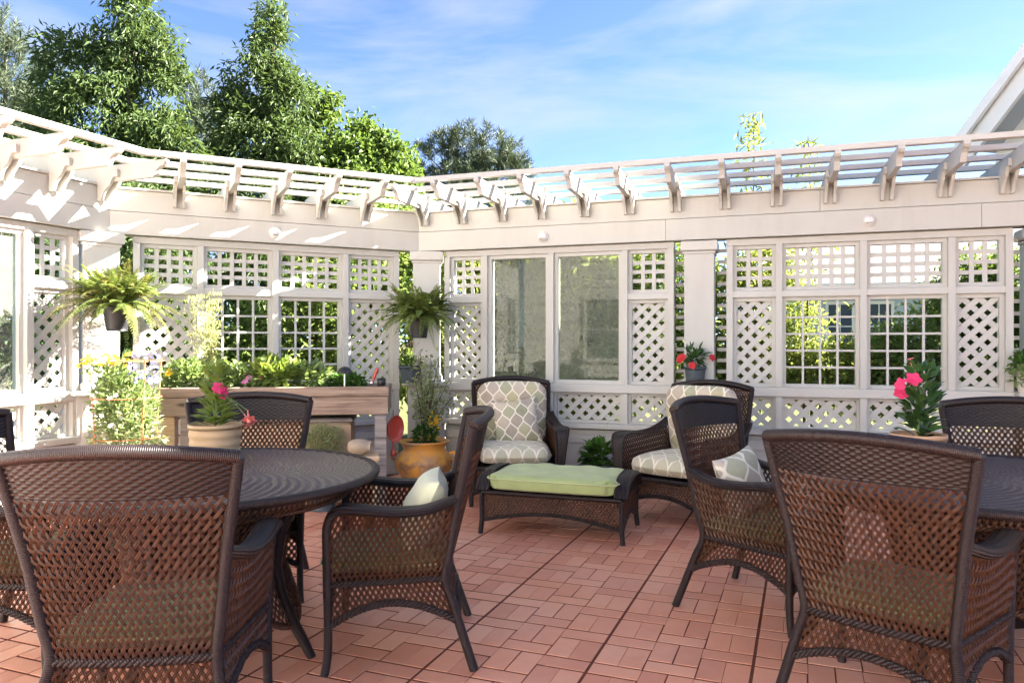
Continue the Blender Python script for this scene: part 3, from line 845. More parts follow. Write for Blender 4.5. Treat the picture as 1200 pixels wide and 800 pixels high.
# ---- round tables
def make_table():
    e = empty('round_table')
    Rt, zt = .70, .738
    nr, na = 40, 240
    rr = np.linspace(.012, Rt-.012, nr*4+1); th = np.linspace(0, 2*math.pi, na, endpoint=False)
    RR, TT = np.meshgrid(rr, th, indexing='ij')
    pr = (Rt-.024)/nr; row = np.floor((RR-.012)/pr-1e-6); fr = (RR-.012)/pr-row
    bul = np.sqrt(np.clip(1-(2*fr-1)**2, 0, 1))
    nseg = np.where(RR < .18, 18, np.where(RR < .40, 36, 60))
    wv = np.cos(TT*nseg + row*2.1)
    Z = zt - .006 + .0032*bul*(1+wv)
    m = MB(); m.grid(np.stack([RR*np.cos(TT), RR*np.sin(TT), Z], -1), True, True)
    m.lathe([(.0005, zt-.004), (.012, zt-.004)], 16)
    m.build('table_top', 'wicker_table', e)
    k = np.linspace(0, 2*math.pi, 121); MB().tube(np.stack([Rt*np.cos(k), Rt*np.sin(k), 0*k+zt-.012], 1), .019, 10, False).build('rim', 'wicker_frame', e)
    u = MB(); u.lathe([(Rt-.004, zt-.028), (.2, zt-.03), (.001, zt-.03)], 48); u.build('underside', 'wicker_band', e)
    # apron ring of open weave
    ap = MB(); Ra = .60
    weave(ap, surf(lambda s_, t: np.stack([(Ra-.3*t)*np.cos(s_/Ra), (Ra-.3*t)*np.sin(s_/Ra), zt-.03-t], -1)), 2*math.pi*Ra, .055, double=False, w=.0055)
    k = np.linspace(0, 2*math.pi, 90); braid(ap, np.stack([.582*np.cos(k), .582*np.sin(k), 0*k+zt-.088], 1), .008)
    ap.build('apron', 'wicker_strand', e)
    prof = lambda z: np.interp(z, [0, .06, .15, .26, .36, .50, .66, .71], [.475, .44, .385, .335, .315, .335, .40, .44])
    pd = MB(); Rm = .36
    arch = lambda s_: .40 + .17*np.abs(np.cos(2*s_/Rm))**1.5
    weave(pd, surf(lambda s_, t: np.stack([prof(.70-t)*np.cos(s_/Rm), prof(.70-t)*np.sin(s_/Rm), .70-t], -1)), 2*math.pi*Rm, .56, P=.025, Q=.035, top=arch, bot=lambda s_: 0*s_)
    k = np.linspace(0, 2*math.pi, 160); zz = .70-arch(k*Rm); rp = prof(zz); braid(pd, np.stack([rp*np.cos(k), rp*np.sin(k), zz], 1), .010)
    pd.build('pedestal_weave', 'wicker_strand', e)
    for q in range(4):
        an = q*math.pi/2
        z = np.linspace(.70, 0, 24); r_ = prof(z) + .006
        MB().tube(np.stack([r_*math.cos(an), r_*math.sin(an), z], 1), np.interp(z, [0, .1, .7], [.017, .022, .020]), 10).build('leg', 'wicker_frame', e)
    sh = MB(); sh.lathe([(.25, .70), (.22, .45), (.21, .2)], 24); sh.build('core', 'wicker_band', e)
    return e
tab0 = make_table(); index_kids()
TL, TR = (-1.285, 3.125), (1.90, 3.02)
for i, (p, a, lab) in enumerate(((TL, -12, 'round wicker table with a tan ribbed flower pot, left of centre'), (TR, 33, 'round wicker table cut off by the right picture edge'))):
    o = tab0 if i == 0 else copy_tree(tab0)
    o.location = (p[0], p[1], 0); o.rotation_euler = (0, 0, R(a)); tag(o, lab, 'table', 'round wicker tables')

# ---- lounge chairs
def make_lounge():
    e = empty('lounge_chair')
    sw = dict(P=.024, Q=.036, w=.0075, th=.003, double=False, seg=1)
    for sx in (-1, 1):
        MB().tube(smooth_path([(sx*.345, .36, 0), (sx*.345, .35, .12), (sx*.345, .345, .3)], 10), .019, 8).build('front_leg', 'wicker_frame', e)
        MB().tube(smooth_path([(sx*.33, -.36, 0), (sx*.32, -.30, .15), (sx*.315, -.28, .32), (sx*.325, -.33, .62), (sx*.335, -.40, .93)], 24), .018, 8).build('rear_post', 'wicker_frame', e)
    for sx in (-1, 1):
        bandm = MB()
        # arm: flat tight-woven top that rolls over the front and tapers down to the skirt
        cl = smooth_path([(sx*.345, .375, .14), (sx*.350, .385, .30), (sx*.358, .392, .46), (sx*.362, .385, .555), (sx*.364, .35, .598), (sx*.362, .25, .606), (sx*.358, .08, .592), (sx*.350, -.12, .60), (sx*.338, -.26, .64), (sx*.334, -.33, .68)], 60)
        wd = np.interp(np.linspace(0, 1, 60), [0, .25, .45, .6, .8, 1], [.018, .040, .058, .060, .048, .026])
        ln = np.concatenate([[0], np.cumsum(np.linalg.norm(np.diff(cl, axis=0), axis=1))])
        T = np.gradient(cl, axis=0); T /= np.linalg.norm(T, axis=1)[:, None]
        def armf(s_, t, cl=cl, ln=ln, wd=wd, sx=sx):
            P = np.stack([np.interp(s_, ln, cl[:, i]) for i in range(3)], -1); w = np.interp(s_, ln, wd)
            v = (t/.10*2-1)
            return P + np.stack([-sx*w*v*(1), 0*v, 0*v], -1)
        basket(bandm, surf(armf), ln[-1], .10, .020, .0095) if sx < 0 else basket(bandm, surf(lambda s_, t, f=armf: f(s_, .10-t)), ln[-1], .10, .020, .0095)
        bandm.build('arm_band', 'wicker_band', e)
        for v in (-1, 1):
            MB().tube(cl + np.stack([v*wd, 0*wd, 0*wd], 1), .009, 6).build('arm_edge', 'wicker_frame', e)
    Ws, Hs = .62, .28
    for sx in (-1, 1):
        wv = MB()
        f = surf(lambda s_, t, sx=sx: np.stack([sx*lerp(.318, .348, s_/Ws), lerp(-.27, .36, s_/Ws), .30 + t*lerp(1.18, 1.0, s_/Ws)], -1))
        weave(wv, f, Ws, Hs, **sw); wv.build('side_weave', 'wicker_strand', e); wv = MB()
        f2 = lambda s_, t, sx=sx: np.stack([sx*lerp(.318, .348, s_/Ws), lerp(-.29, .36, s_/Ws), .30-t], -1)
        arch = lambda s_: .20 - .09*np.sin(math.pi*np.clip(s_/Ws, 0, 1))
        weave(wv, surf(f2), Ws, .2, top=arch, bot=lambda s_: 0*s_, **sw)
        wv.build('skirt_weave', 'wicker_strand', e)
        b = np.linspace(0, 1, 24); braid(MB(), f2(b*Ws, arch(b*Ws)), .011).build('braid', 'wicker_frame', e); braid(MB(), f2(b*Ws, 0*b), .010).build('braid', 'wicker_frame', e)
    for yy in (.365, -.29):
        wv = MB()
        Wf = .68
        f3 = lambda s_, t, yy=yy: np.stack([(2*s_/Wf-1)*.345, yy + (.02 if yy > 0 else -.02)*(1-(2*s_/Wf-1)**2), .30-t], -1)
        arch = lambda s_: .20 - .09*np.sin(math.pi*np.clip(s_/Wf, 0, 1))
        weave(wv, surf(f3), Wf, .2, top=arch, bot=lambda s_: 0*s_, **sw)
        wv.build('skirt_weave', 'wicker_strand', e)
        b = np.linspace(0, 1, 24); braid(MB(), f3(b*Wf, arch(b*Wf)), .011).build('braid', 'wicker_frame', e); braid(MB(), f3(b*Wf, 0*b), .012).build('braid', 'wicker_frame', e)
    Wk = .64
    fk = surf(lambda s_, t: np.stack([(2*s_/Wk-1)*np.interp(t, [0, .62], [.315, .335]), np.interp(t, [0, .32, .62], [-.28, -.33, -.40]) - .03*(1-(2*s_/Wk-1)**2), .31+t], -1))
    weave(MB(), fk, Wk, .63, **sw).build('back_weave', 'wicker_strand', e)
    a = np.linspace(-1, 1, 30)
    MB().tube(np.stack([a*.338, -.40-.03*(1-a**2), .925+.045*(1-a**2)], 1), .024, 10).build('top_rail', 'wicker_band', e)
    d = MB(); d.box(-.32, .32, -.28, .355, .285, .30); d.build('seat_deck', 'wicker_band', e)
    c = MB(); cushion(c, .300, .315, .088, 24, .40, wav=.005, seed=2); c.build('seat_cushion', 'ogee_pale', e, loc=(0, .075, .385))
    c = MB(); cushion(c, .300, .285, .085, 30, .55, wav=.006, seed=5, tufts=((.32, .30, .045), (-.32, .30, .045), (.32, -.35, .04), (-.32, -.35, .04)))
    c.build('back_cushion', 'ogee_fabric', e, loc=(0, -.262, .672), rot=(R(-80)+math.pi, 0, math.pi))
    return e
l0 = make_lounge(); index_kids()
for i, (x, y, a, lab) in enumerate(((.01, 6.184, 182.6, 'wicker lounge chair in front of the glass window, behind the ottoman'), (1.31, 5.56, 139, 'wicker lounge chair right of the ottoman, below the column flower pot'))):
    o = l0 if i == 0 else copy_tree(l0)
    o.location = (x, y, 0); o.rotation_euler = (0, 0, R(a)); tag(o, lab, 'armchair', 'wicker lounge chairs')

# ---- ottoman (long side along local X, front towards -Y)
def make_ottoman():
    e = empty('ottoman', (.335, 5.12, 0), R(-18.8), 'low wicker ottoman with a long plain green cushion', 'ottoman')
    hx, hy = .475, .275
    for sx in (-1, 1):
        for sy in (-1, 1):
            MB().tube([(sx*(hx+.008), sy*(hy+.008), 0), (sx*hx, sy*hy, .09), (sx*hx, sy*hy, .275)], .017, 8).build('leg', 'wicker_frame', e)
    sw = dict(P=.024, Q=.034, w=.0072, th=.003, double=False, seg=1)
    for sy in (-1, 1):
        wv = MB()
        Wf = 2*hx
        f = lambda s_, t, sy=sy: np.stack([s_-hx, 0*s_ + sy*hy, .275-t], -1)
        arch = lambda s_: .185 - .065*np.sin(math.pi*np.clip(s_/Wf, 0, 1))
        weave(wv, surf(f), Wf, .185, top=arch, bot=lambda s_: 0*s_, **sw)
        wv.build('skirt_weave', 'wicker_strand', e)
        b = np.linspace(0, 1, 30); braid(MB(), f(b*Wf, arch(b*Wf)), .009).build('braid', 'wicker_frame', e)
        MB().tube([(-hx, sy*hy, .278), (hx, sy*hy, .278)], .015, 8).build('rail', 'wicker_frame', e)
    for sx in (-1, 1):
        bd = MB(); wv = MB()
        Wf = 2*hy
        f = lambda s_, t, sx=sx: np.stack([0*s_ + sx*(hx + .004), s_-hy, .275-t], -1)
        arch = lambda s_: .185 - .07*np.sin(math.pi*np.clip(s_/Wf, 0, 1))
        weave(wv, surf(f), Wf, .185, top=arch, bot=lambda s_: 0*s_, **sw)
        wv.build('skirt_weave', 'wicker_strand', e)
        b = np.linspace(0, 1, 20); braid(MB(), f(b*Wf, arch(b*Wf)), .009).build('braid', 'wicker_frame', e)
        # raised rolled end: swells up and outward, arching from front to back
        def end(s_, t, sx=sx):
            v = t/.26; a_ = 2*s_/Wf-1
            H = .120*(1-np.abs(a_)**3.6)+.022
            prof_x = np.interp(v, [0, .35, .7, 1], [.0, .010, .045, -.045]); prof_z = np.interp(v, [0, .35, .7, .85, 1], [0, .45, .90, 1.03, 1.0])
            return np.stack([sx*(hx + prof_x), a_*(hy+.012), .272 + H*prof_z], -1)
        basket(bd, surf(end) if sx > 0 else surf(lambda s_, t, f=end: f(Wf-s_, t)), Wf, .26, .020, .012)
        bd.build('end_band', 'wicker_band', e)
        for v, r_ in ((1.0, .009), (.74, .009)):
            s_ = np.linspace(0, Wf, 24); MB().tube(end(s_, 0*s_+v*.26), r_, 6).build('end_roll', 'wicker_frame', e)
    d = MB(); d.box(-hx, hx, -hy, hy, .268, .276); d.build('deck', 'wicker_band', e)
    c = MB(); cushion(c, .446, .296, .062, 40, .16, wav=.0045, seed=9, boxed=.62); cu = c.build('cushion', 'green_fabric', e, loc=(0, -.010, .345))
    k = np.linspace(0, 2*math.pi, 80); q = np.sign(np.cos(k))*np.abs(np.cos(k))**.22, np.sign(np.sin(k))*np.abs(np.sin(k))**.22
    MB().tube(np.stack([q[0]*.449, q[1]*.299, 0*k+.030], 1), .0055, 5, False).build('piping', 'sage_piping', cu)
make_ottoman()

# ---- loose pillows
def pillow(mat, hx, hy, hz, loc, rot, label, seed=1):
    c = MB(); n = 20; u = np.linspace(-1, 1, n); U, V = np.meshgrid(u, u, indexing='ij')
    pinch = 1 - .10*(1-np.abs(U)**2)*np.abs(V)**2 ; pinch2 = 1 - .10*(1-np.abs(V)**2)*np.abs(U)**2
    X, Y = U*hx*pinch2, V*hy*pinch
    r_ = np.random.default_rng(seed); p = r_.uniform(0, 6, 3)
    h = hz*(np.clip(1-U**2, 0, 1)*np.clip(1-V**2, 0, 1))**.42 * (1+.10*np.sin(5*U+p[0])*np.sin(4*V+p[1]))
    UVm = np.stack([X, Y], -1)
    c.grid(np.stack([X, Y, h], -1), True, UV=UVm); c.grid(np.stack([X, Y, -h], -1)[::-1], True, UV=UVm[::-1])
    return c.build('pillow', mat, None, loc=loc, rot=rot, label=label, cat='pillow', group='loose pillows on the chairs')
def pillow_on(ch, lx, ly, lz, mat, hx, hy, hz, lean, label, seed, spin=0):
    x, y, a = ch; c, s_ = math.cos(R(a)), math.sin(R(a))
    p = pillow(mat, hx, hy, hz, (x + c*lx - s_*ly, y + s_*lx + c*ly, lz), (0, 0, 0), label, seed)
    from mathutils import Matrix
    p.rotation_euler = (Matrix.Rotation(R(a), 3, 'Z') @ Matrix.Rotation(math.pi, 3, 'Z') @ Matrix.Rotation(R(lean), 3, 'X') @ Matrix.Rotation(R(spin), 3, 'Z')).to_euler()
pillow_on(chairs[1][:3], 0, -.115, .575, 'pale_fabric', .215, .16, .085, 66, 'pale green pillow on the side-view chair at the left table', 3)
pillow_on(chairs[4][:3], 0, -.115, .585, 'ogee_pillow', .205, .16, .065, 70, 'small patterned pillow on the dining chair near the lounge chair', 4, 6)
pillow_on(chairs[6][:3], 0, -.125, .585, 'pale_fabric', .205, .15, .06, 74, 'pale green pillow on the far chair of the right table', 7)
pillow_on((.01, 6.184, 182.6), -.03, -.085, .615, 'ogee_fabric', .20, .20, .075, 74, 'square patterned pillow on the lounge chair at the glass window', 8, 45*0+8)

# ================================================================== plants: helpers
def at(px, py, Y): return np.array(((px-600)/870*Y, Y, EYE - (py-402)*Y/870))
def unit(v): return v/(np.linalg.norm(v, axis=-1, keepdims=True)+1e-9)
def leaf4(mb, P, D, Up, Ln, Wd, fold=.25):
    """folded rhombic leaves, one island each: P base, D direction"""
    n = len(P); D = unit(D); B = unit(np.cross(D, Up)); Nn = np.cross(B, D)
    Ln = np.broadcast_to(Ln, (n,))[:, None]; Wd = np.broadcast_to(Wd, (n,))[:, None]
    mid = P + D*Ln*.45
    V = np.stack([P, mid - B*Wd*.5 + Nn*Wd*fold, P + D*Ln - Nn*Ln*.12, mid + B*Wd*.5 + Nn*Wd*fold], 1).reshape(-1, 3)
    a = np.arange(n)[:, None]*4
    F = np.concatenate([a + [0, 2, 1], a + [0, 3, 2]], 1).reshape(-1, 3)
    mb.add(V, F, False); return mb
def leafc(mb, P, D, Up, Ln, Wd, droop=.25, fold=.12, rows=(0, .25, .6, 1), ws=(.10, .85, .85, .03)):
    """curved leaves, 4 cross rows of 3 points"""
    n = len(P); D = unit(D); B = unit(np.cross(D, Up)); Nn = np.cross(B, D)
    Ln = np.broadcast_to(Ln, (n,))[:, None]; Wd = np.broadcast_to(Wd, (n,))[:, None]
    V = []
    for s_, w in zip(rows, ws):
        c = P + D*Ln*s_ - Nn*Ln*droop*s_**2
        V += [c - B*Wd*.5*w + Nn*Wd*fold*w, c, c + B*Wd*.5*w + Nn*Wd*fold*w]
    k = len(rows)*3
    V = np.stack(V, 1).reshape(-1, 3); a = np.arange(n)[:, None, None]*k
    Q = []
    for r in range(len(rows)-1):
        for c in (0, 1): Q.append((r*3+c, r*3+c+1, (r+1)*3+c+1, (r+1)*3+c))
    mb.add(V, (a + np.array(Q)[None]).reshape(-1, 4), True); return mb
def rvec(r_, n): return unit(r_.normal(size=(n, 3)))
def in_lobes(r_, lobes, n, shell=.55):
    vol = np.array([l[3]*l[4]*l[5] for l in lobes])**.8; vol /= vol.sum()
    idx = r_.choice(len(lobes), n, p=vol); Lb = np.array(lobes)[idx]
    d = rvec(r_, n); rad = (shell**3 + (1-shell**3)*r_.random(n))**(1/3)
    rad *= 1 + .07*np.clip(r_.normal(size=n), -2, 2)
    return Lb[:, :3] + d*Lb[:, 3:6]*rad[:, None], d
def crown(lobes, nclus, per, Ln, Wd, seed, spread=.30, droop=.3, mat='leaf_tree', shell=.45):
    r_ = np.random.default_rng(seed); C, d = in_lobes(r_, lobes, nclus, shell)
    mb = MB(); sp = spread*r_.uniform(.6, 1.35, nclus)
    P = np.repeat(C, per, 0) + np.clip(r_.normal(size=(nclus*per, 3)), -1.7, 1.7)*np.repeat(sp, per)[:, None]*np.array((.55, .55, .42))
    D = unit(np.repeat(d, per, 0)*.6 + r_.normal(size=P.shape)*.7 + np.array((0, 0, -droop)))
    Up = unit(r_.normal(size=P.shape)*.55 + np.array((0, 0, 1.0)))
    leaf4(mb, P, D, Up, Ln*r_.uniform(.7, 1.25, len(P)), Wd*r_.uniform(.75, 1.2, len(P)))
    return mb, C
def pine_crown(lobes, ntuft, per, Ln, Wd, seed):
    r_ = np.random.default_rng(seed); C, d = in_lobes(r_, lobes, ntuft, .4); mb = MB()
    ax = unit(d*.5 + np.array((0, 0, .75)) + r_.normal(size=C.shape)*.35)
    n = ntuft*per; A = np.repeat(ax, per, 0); B = np.repeat(C, per, 0) + A*(r_.random(n)*.32)[:, None]
    D = unit(A*.75 + rvec(r_, n)*.75)
    leaf4(mb, B, D, rvec(r_, n), Ln*r_.uniform(.7, 1.2, n), Wd, 0)
    return mb, C
def limbs(base, top, C, seed, r0=.12, n=16, sides=7):
    r_ = np.random.default_rng(seed); mb = MB(); base, top = np.array(base, float), np.array(top, float)
    t = np.linspace(0, 1, 12)[:, None]; jit = np.cumsum(r_.normal(size=(12, 3))*.025, 0)*(1-t**3); jit[:, 2] = 0
    ax = base + (top-base)*t + jit
    mb.tube(ax, np.linspace(r0, r0*.18, 12), sides + 2)
    for c in C[r_.choice(len(C), min(n, len(C)), replace=False)]:
        hz = np.clip((c[2]-base[2])/(top[2]-base[2]+1e-6) - .22, .12, .93); i = int(hz*11); p0 = ax[i]
        mid = (p0*.5 + c*.5) + np.array((0, 0, .12*np.linalg.norm(c-p0)))
        mb.tube(smooth_path([p0, mid, c], 8), np.linspace(r0*.42*(1-hz*.6), .010, 8), 5, False)
    return mb
def lob(px, py, rx, ry, Y, dep=1.0):
    c = at(px, py, Y); k = Y/870; return (c[0], c[1], c[2], rx*k, rx*k*dep, ry*k)
def tree(name, label, lobes, base_px, Y, nclus, per, Ln, Wd, mat, seed, kind='broad', r0=.12, spread=.3, droop=.3, top=None, group='trees beyond the trellis walls', cat='tree', nl=16):
    x = (base_px-600)/870*Y
    e = empty(name, (x, Y, -.06), 0, label, cat, group)
    lobes = [(a-x, b-Y, c+.06, d, e_, f) for a, b, c, d, e_, f in lobes]
    if kind == 'broad': mb, C = crown(lobes, nclus, per, Ln, Wd, seed, spread, droop)
    else: mb, C = pine_crown(lobes, nclus, per, Ln, Wd, seed)
    mb.build('crown', mat, e)
    zt = top if top else max(l[2]+l[5]*.5 for l in lobes); tl = max(lobes, key=lambda l: l[2])
    limbs((0, 0, -.3), (tl[0], tl[1], tl[2]), C, seed+1, r0, nl).build('trunk', 'bark', e)
    return e

# ------------------------------------------------------------------ trees
Y1 = 12.5
tree('broadleaf_tree', 'tallest broadleaf tree with drooping leaves behind the left pergola', [lob(*a, Y1) for a in ((154,5,30,45),(158,62,42,48),(90,78,38,34),(64,100,20,24),(196,108,22,40),(120,145,76,50),(190,172,45,38),(95,215,95,50),(170,260,80,60),(120,350,95,80))], 150, Y1, 800, 62, .145, .040, 'leaf_tree', 11, droop=.55, spread=.25, r0=.16, nl=26)
Y2 = 13.5
tree('broadleaf_tree', 'narrow pointed broadleaf tree rising above the middle pergola', [lob(*a, Y2) for a in ((318,24,11,24),(313,60,22,32),(303,100,34,38),(335,115,24,34),(272,128,20,26),(300,165,52,40),(345,175,30,32),(305,240,60,55),(310,340,60,70))], 305, Y2, 560, 62, .14, .040, 'leaf_tree', 12, droop=.55, spread=.24, r0=.14, nl=22)
Y3 = 14.5
tree('broadleaf_tree', 'bright yellow green broadleaf tree left of the wall corner', [lob(*a, Y3) for a in ((372,140,22,30),(388,122,14,14),(440,152,20,18),(418,185,42,32),(462,185,24,22),(398,215,58,40),(455,215,34,25),(410,300,75,60))], 415, Y3, 480, 60, .105, .085, 'leaf_sweetgum', 13, droop=.25, spread=.24, nl=20)
tree('pine_tree', 'dark pine at the left edge of the picture', [lob(*a, 17) for a in ((6,45,16,28),(10,85,24,30),(0,125,40,30),(40,130,22,24),(20,175,50,30))], 5, 17, 520, 34, .20, .016, 'needle', 14, 'pine', nl=20)
tree('pine_tree', 'pine showing between the two tall broadleaf trees', [lob(*a, 20) for a in ((55,85,18,30),(225,125,22,36),(240,150,22,40),(215,180,30,40),(235,230,50,40))], 228, 20, 520, 34, .22, .018, 'needle', 15, 'pine', nl=18)
tree('pine_tree', 'broad pine above the wall corner, right of the broadleaf trees', [lob(*a, 22) for a in ((515,185,24,28),(545,178,22,26),(575,182,24,24),(602,192,18,18),(530,215,42,28),(585,212,40,24),(560,260,80,40))], 560, 22, 900, 36, .24, .020, 'needle', 16, 'pine', r0=.2, nl=26)
# saplings showing over the right purlins
def sapling(px, py, Y, label, seed, bent=0):
    r_ = np.random.default_rng(seed); x = (px-600)/870*Y; zt = EYE + (402-py)*Y/870
    e = empty('sapling', (x, Y, -.06), 0, label, 'sapling', 'slender saplings behind the right wall')
    z = np.linspace(0, zt+.06, 14); st = np.stack([.04*np.sin(z*1.3+seed), 0*z, z], 1)
    MB().tube(st, np.linspace(.022, .005, 14), 6).build('stem', 'stem_brown', e)
    n = 420; zz = (zt)*(1-.62*r_.random(n)**1.3); wid = .06+.16*np.clip((zt-zz)/zt*2.2, 0, 1)
    P = np.stack([r_.normal(size=n)*wid, r_.normal(size=n)*wid, zz], 1)
    leaf4(MB(), P, rvec(r_, n)*.9 + np.array((0, 0, -.15)), rvec(r_, n)*.4+np.array((0, 0, 1)), .13, .035).build('crown', 'leaf_bright', e)
sapling(880, 131, 9.2, 'taller slender sapling rising over the right pergola rails', 3)
sapling(946, 160, 9.4, 'shorter slender sapling just right of the taller one over the rails', 4)
# shrubs and small trees seen through the openings
def shrub(label, lobes, base, Y, nclus, per, mat, seed, Ln=.085, Wd=.036, spread=.2, droop=.2):
    tree('shrub', label, lobes, base, Y, int(nclus*1.8), int(per*1.4), Ln, Wd, mat, seed, r0=.035, spread=spread, droop=droop, group='shrubs outside the trellis walls', cat='shrub', nl=10)
shrub('bright shrub behind the lattice left of the wall corner', [lob(*a, 9.2) for a in ((425,330,60,60),(450,400,70,70),(395,420,60,50),(440,260,45,40))], 430, 9.2, 170, 30, 'leaf_mid', 21)
shrub('shrub behind the left grid window of the middle wall', [lob(*a, 8.6) for a in ((265,440,60,40),(230,400,40,40),(290,410,40,45))], 262, 8.6, 110, 28, 'leaf_mid', 22)
shrub('shrub behind the second grid window of the middle wall', [lob(*a, 8.8) for a in ((350,390,45,55),(375,350,40,40),(350,450,60,40))], 360, 8.8, 130, 28, 'leaf_mid', 23)
shrub('shrub behind the lattice beside the hanging fern at the left', [lob(*a, 8.4) for a in ((190,390,60,60),(190,310,50,50),(150,440,60,50))], 188, 8.4, 130, 28, 'leaf_tree', 24)
shrub('dark shrub outside the far left window', [lob(*a, 7.4) for a in ((20,380,70,70),(60,320,50,60),(70,430,60,50),(-40,330,60,60))], 20, 7.4, 150, 28, 'leaf_tree_dark', 25)
shrub('bright shrub between the corner column and the glass windows', [lob(*a, 9.6) for a in ((530,330,45,60),(545,400,50,60),(500,290,40,45),(510,420,45,50))], 525, 9.6, 170, 30, 'leaf_bright', 26)
shrub('dense conifer hedge plant behind the first glass window', [lob(*a, 10.4) for a in ((590,380,55,100),(630,390,55,110),(610,300,55,45))], 610, 10.4, 330, 40, 'leaf_bright', 27, .13, .05, .24)
shrub('dense conifer hedge plant behind the second glass window', [lob(*a, 10.2) for a in ((680,380,55,100),(715,400,50,105),(690,298,50,42))], 692, 10.2, 330, 40, 'leaf_bright', 28, .13, .05, .24)
shrub('bright shrub behind the lattice left of the white column', [lob(*a, 9.6) for a in ((765,340,45,50),(775,410,50,60),(800,320,30,40),(740,420,40,60))], 765, 9.6, 170, 30, 'leaf_mid', 29)
shrub('bright shrub behind the lattice right of the white column', [lob(*a, 9.8) for a in ((875,345,40,45),(880,420,50,50),(850,400,40,60),(905,320,28,30))], 875, 9.8, 160, 30, 'leaf_bright', 30)
shrub('yellow green shrub behind the first right grid window', [lob(*a, 9.6) for a in ((935,400,28,50),(960,440,50,34),(1000,452,40,26),(985,420,25,22))], 950, 9.6, 120, 28, 'leaf_bright', 31, .08, .032)
shrub('yellow green shrub behind the second right grid window', [lob(*a, 9.6) for a in ((1050,440,45,45),(1035,400,18,30),(1070,400,20,34),(1020,460,35,28))], 1048, 9.6, 120, 28, 'leaf_mid', 32, .08, .032)
shrub('dense green shrub behind the lattice near the right picture edge', [lob(*a, 9.7) for a in ((1115,380,28,60),(1150,350,40,55),(1160,420,50,55),(1195,340,40,50),(1210,420,40,60),(1105,440,30,30))], 1150, 9.7, 230, 30, 'leaf_sweetgum', 33)
# ------------------------------------------------------------------ houses
def lapwall(e, x0, x1, z0, z1, y, mat, step=.16, name='siding_board', t=.02):
    z = z0
    while z < z1-.01:
        h = min(step, z1-z); m = MB(); m.add([(x0, y-t, z), (x1, y-t, z), (x1, y-.004, z+h), (x0, y-.004, z+h), (x0, y+.03, z), (x1, y+.03, z), (x1, y+.03, z+h), (x0, y+.03, z+h)],
            [(0,1,2,3),(4,7,6,5),(0,4,5,1),(3,2,6,7),(0,3,7,4),(1,5,6,2)]); m.build(name, mat, e); z += step
def window(e, x, z, w, h, y):
    f = MB(); f.bbox(x-w/2-.07, x+w/2+.07, y-.05, y, z-.07, z+.02, .005); f.bbox(x-w/2-.07, x+w/2+.07, y-.05, y, z+h, z+h+.09, .005)
    f.bbox(x-w/2-.07, x-w/2, y-.048, y, z+.02, z+h, .005); f.bbox(x+w/2, x+w/2+.07, y-.048, y, z+.02, z+h, .005)
    f.bbox(x-.012, x+.012, y-.035, y, z+.02, z+h, .003); f.bbox(x-w/2, x+w/2, y-.037, y, z+h*.5-.015, z+h*.5+.015, .003)
    o = f.build('window', 'house_white', e); p = MB(); p.box(x-w/2, x+w/2, y-.02, y-.008, z+.02, z+h); p.build('pane', 'dark_pane', o)
# house wing with a gable end at the upper right; gable plane faces left
gd = np.array((.30, -.954)); ga = math.atan2(gd[1], gd[0])
gb = at(1128, 170, 8.6)
HW = empty('house', (gb[0], gb[1], 0), ga, 'white gabled house wing rising behind the pergola at upper right', 'house')
HW['kind'] = 'thing'
zl = gb[2]; pitch = .92; half = 3.9
def rake(y0, y1, drop0, drop1, name, mat):
    for sgn, nm in ((1, 0), (-1, 1)):
        P = [(0, zl-drop0), (half, zl+pitch*half-drop0), (half, zl+pitch*half-drop1), (0, zl-drop1)]
        if sgn < 0: P = [(2*half-a, z) for a, z in P]
        m = MB(); m.prism(P, y0, y1, axes=(0, 2, 1)); m.build(name, mat, HW)
# local x along gable, local y = away to the right (into the house)
rake(-.03, .02, 0, .30, 'rake_board', 'house_white')
rake(-.125, -.082, -.078, .07, 'rake_moulding', 'house_white')
rake(.021, .55, .02, .06, 'soffit', 'grey_siding')
rake(-.08, 12, -.07, -.03, 'roof', 'shingle')
rake(.50, .56, .061, .34, 'frieze_board', 'house_white')
m = MB(); m.prism([(.45, 0), (2*half-.45, 0), (2*half-.45, zl), (half, zl+pitch*(half-.45)-.05), (.45, zl-.05)], .56, 9, axes=(0, 2, 1)); m.build('wall', 'grey_siding', HW)
for i in range(14):
    z = zl + .1 + i*.2; x0 = .55 + max(0, (z-zl)/pitch); 
    if x0 > half-.1: break
    m = MB(); m.bbox(x0+.25, 2*half-x0-.25, .53, .56, z, z+.185, .004); m.build('siding_board', 'grey_siding', HW)
# farther house seen through the right grid windows
fh = at(930, 402, 19.0)
HF = empty('house', (fh[0], fh[1], 0), R(-14), 'blue grey house seen through the right grid windows', 'house'); HF['kind'] = 'thing'
m = MB(); m.box(0, 6.4, .03, 6, -.06, 2.62); m.build('wall', 'blue_siding', HF)
lapwall(HF, 0, 6.4, 0, 2.6, .03, 'blue_siding', .2)
for x in (1.1, 2.0, 3.35, 4.4, 5.3): window(HF, x, 1.15, .55, 1.1, .005)
m = MB(); m.prism([(-.45, 2.60), (-.45, 2.74), (3.2, 4.5), (6.4, 2.74), (6.4, 2.60)], -.3, 6.4, axes=(1, 2, 0)); m.build('roof', 'shingle', HF)
m = MB(); m.bbox(-.32, 6.42, -.50, -.452, 2.58, 2.76, .004); m.build('gutter', 'house_white', HF)
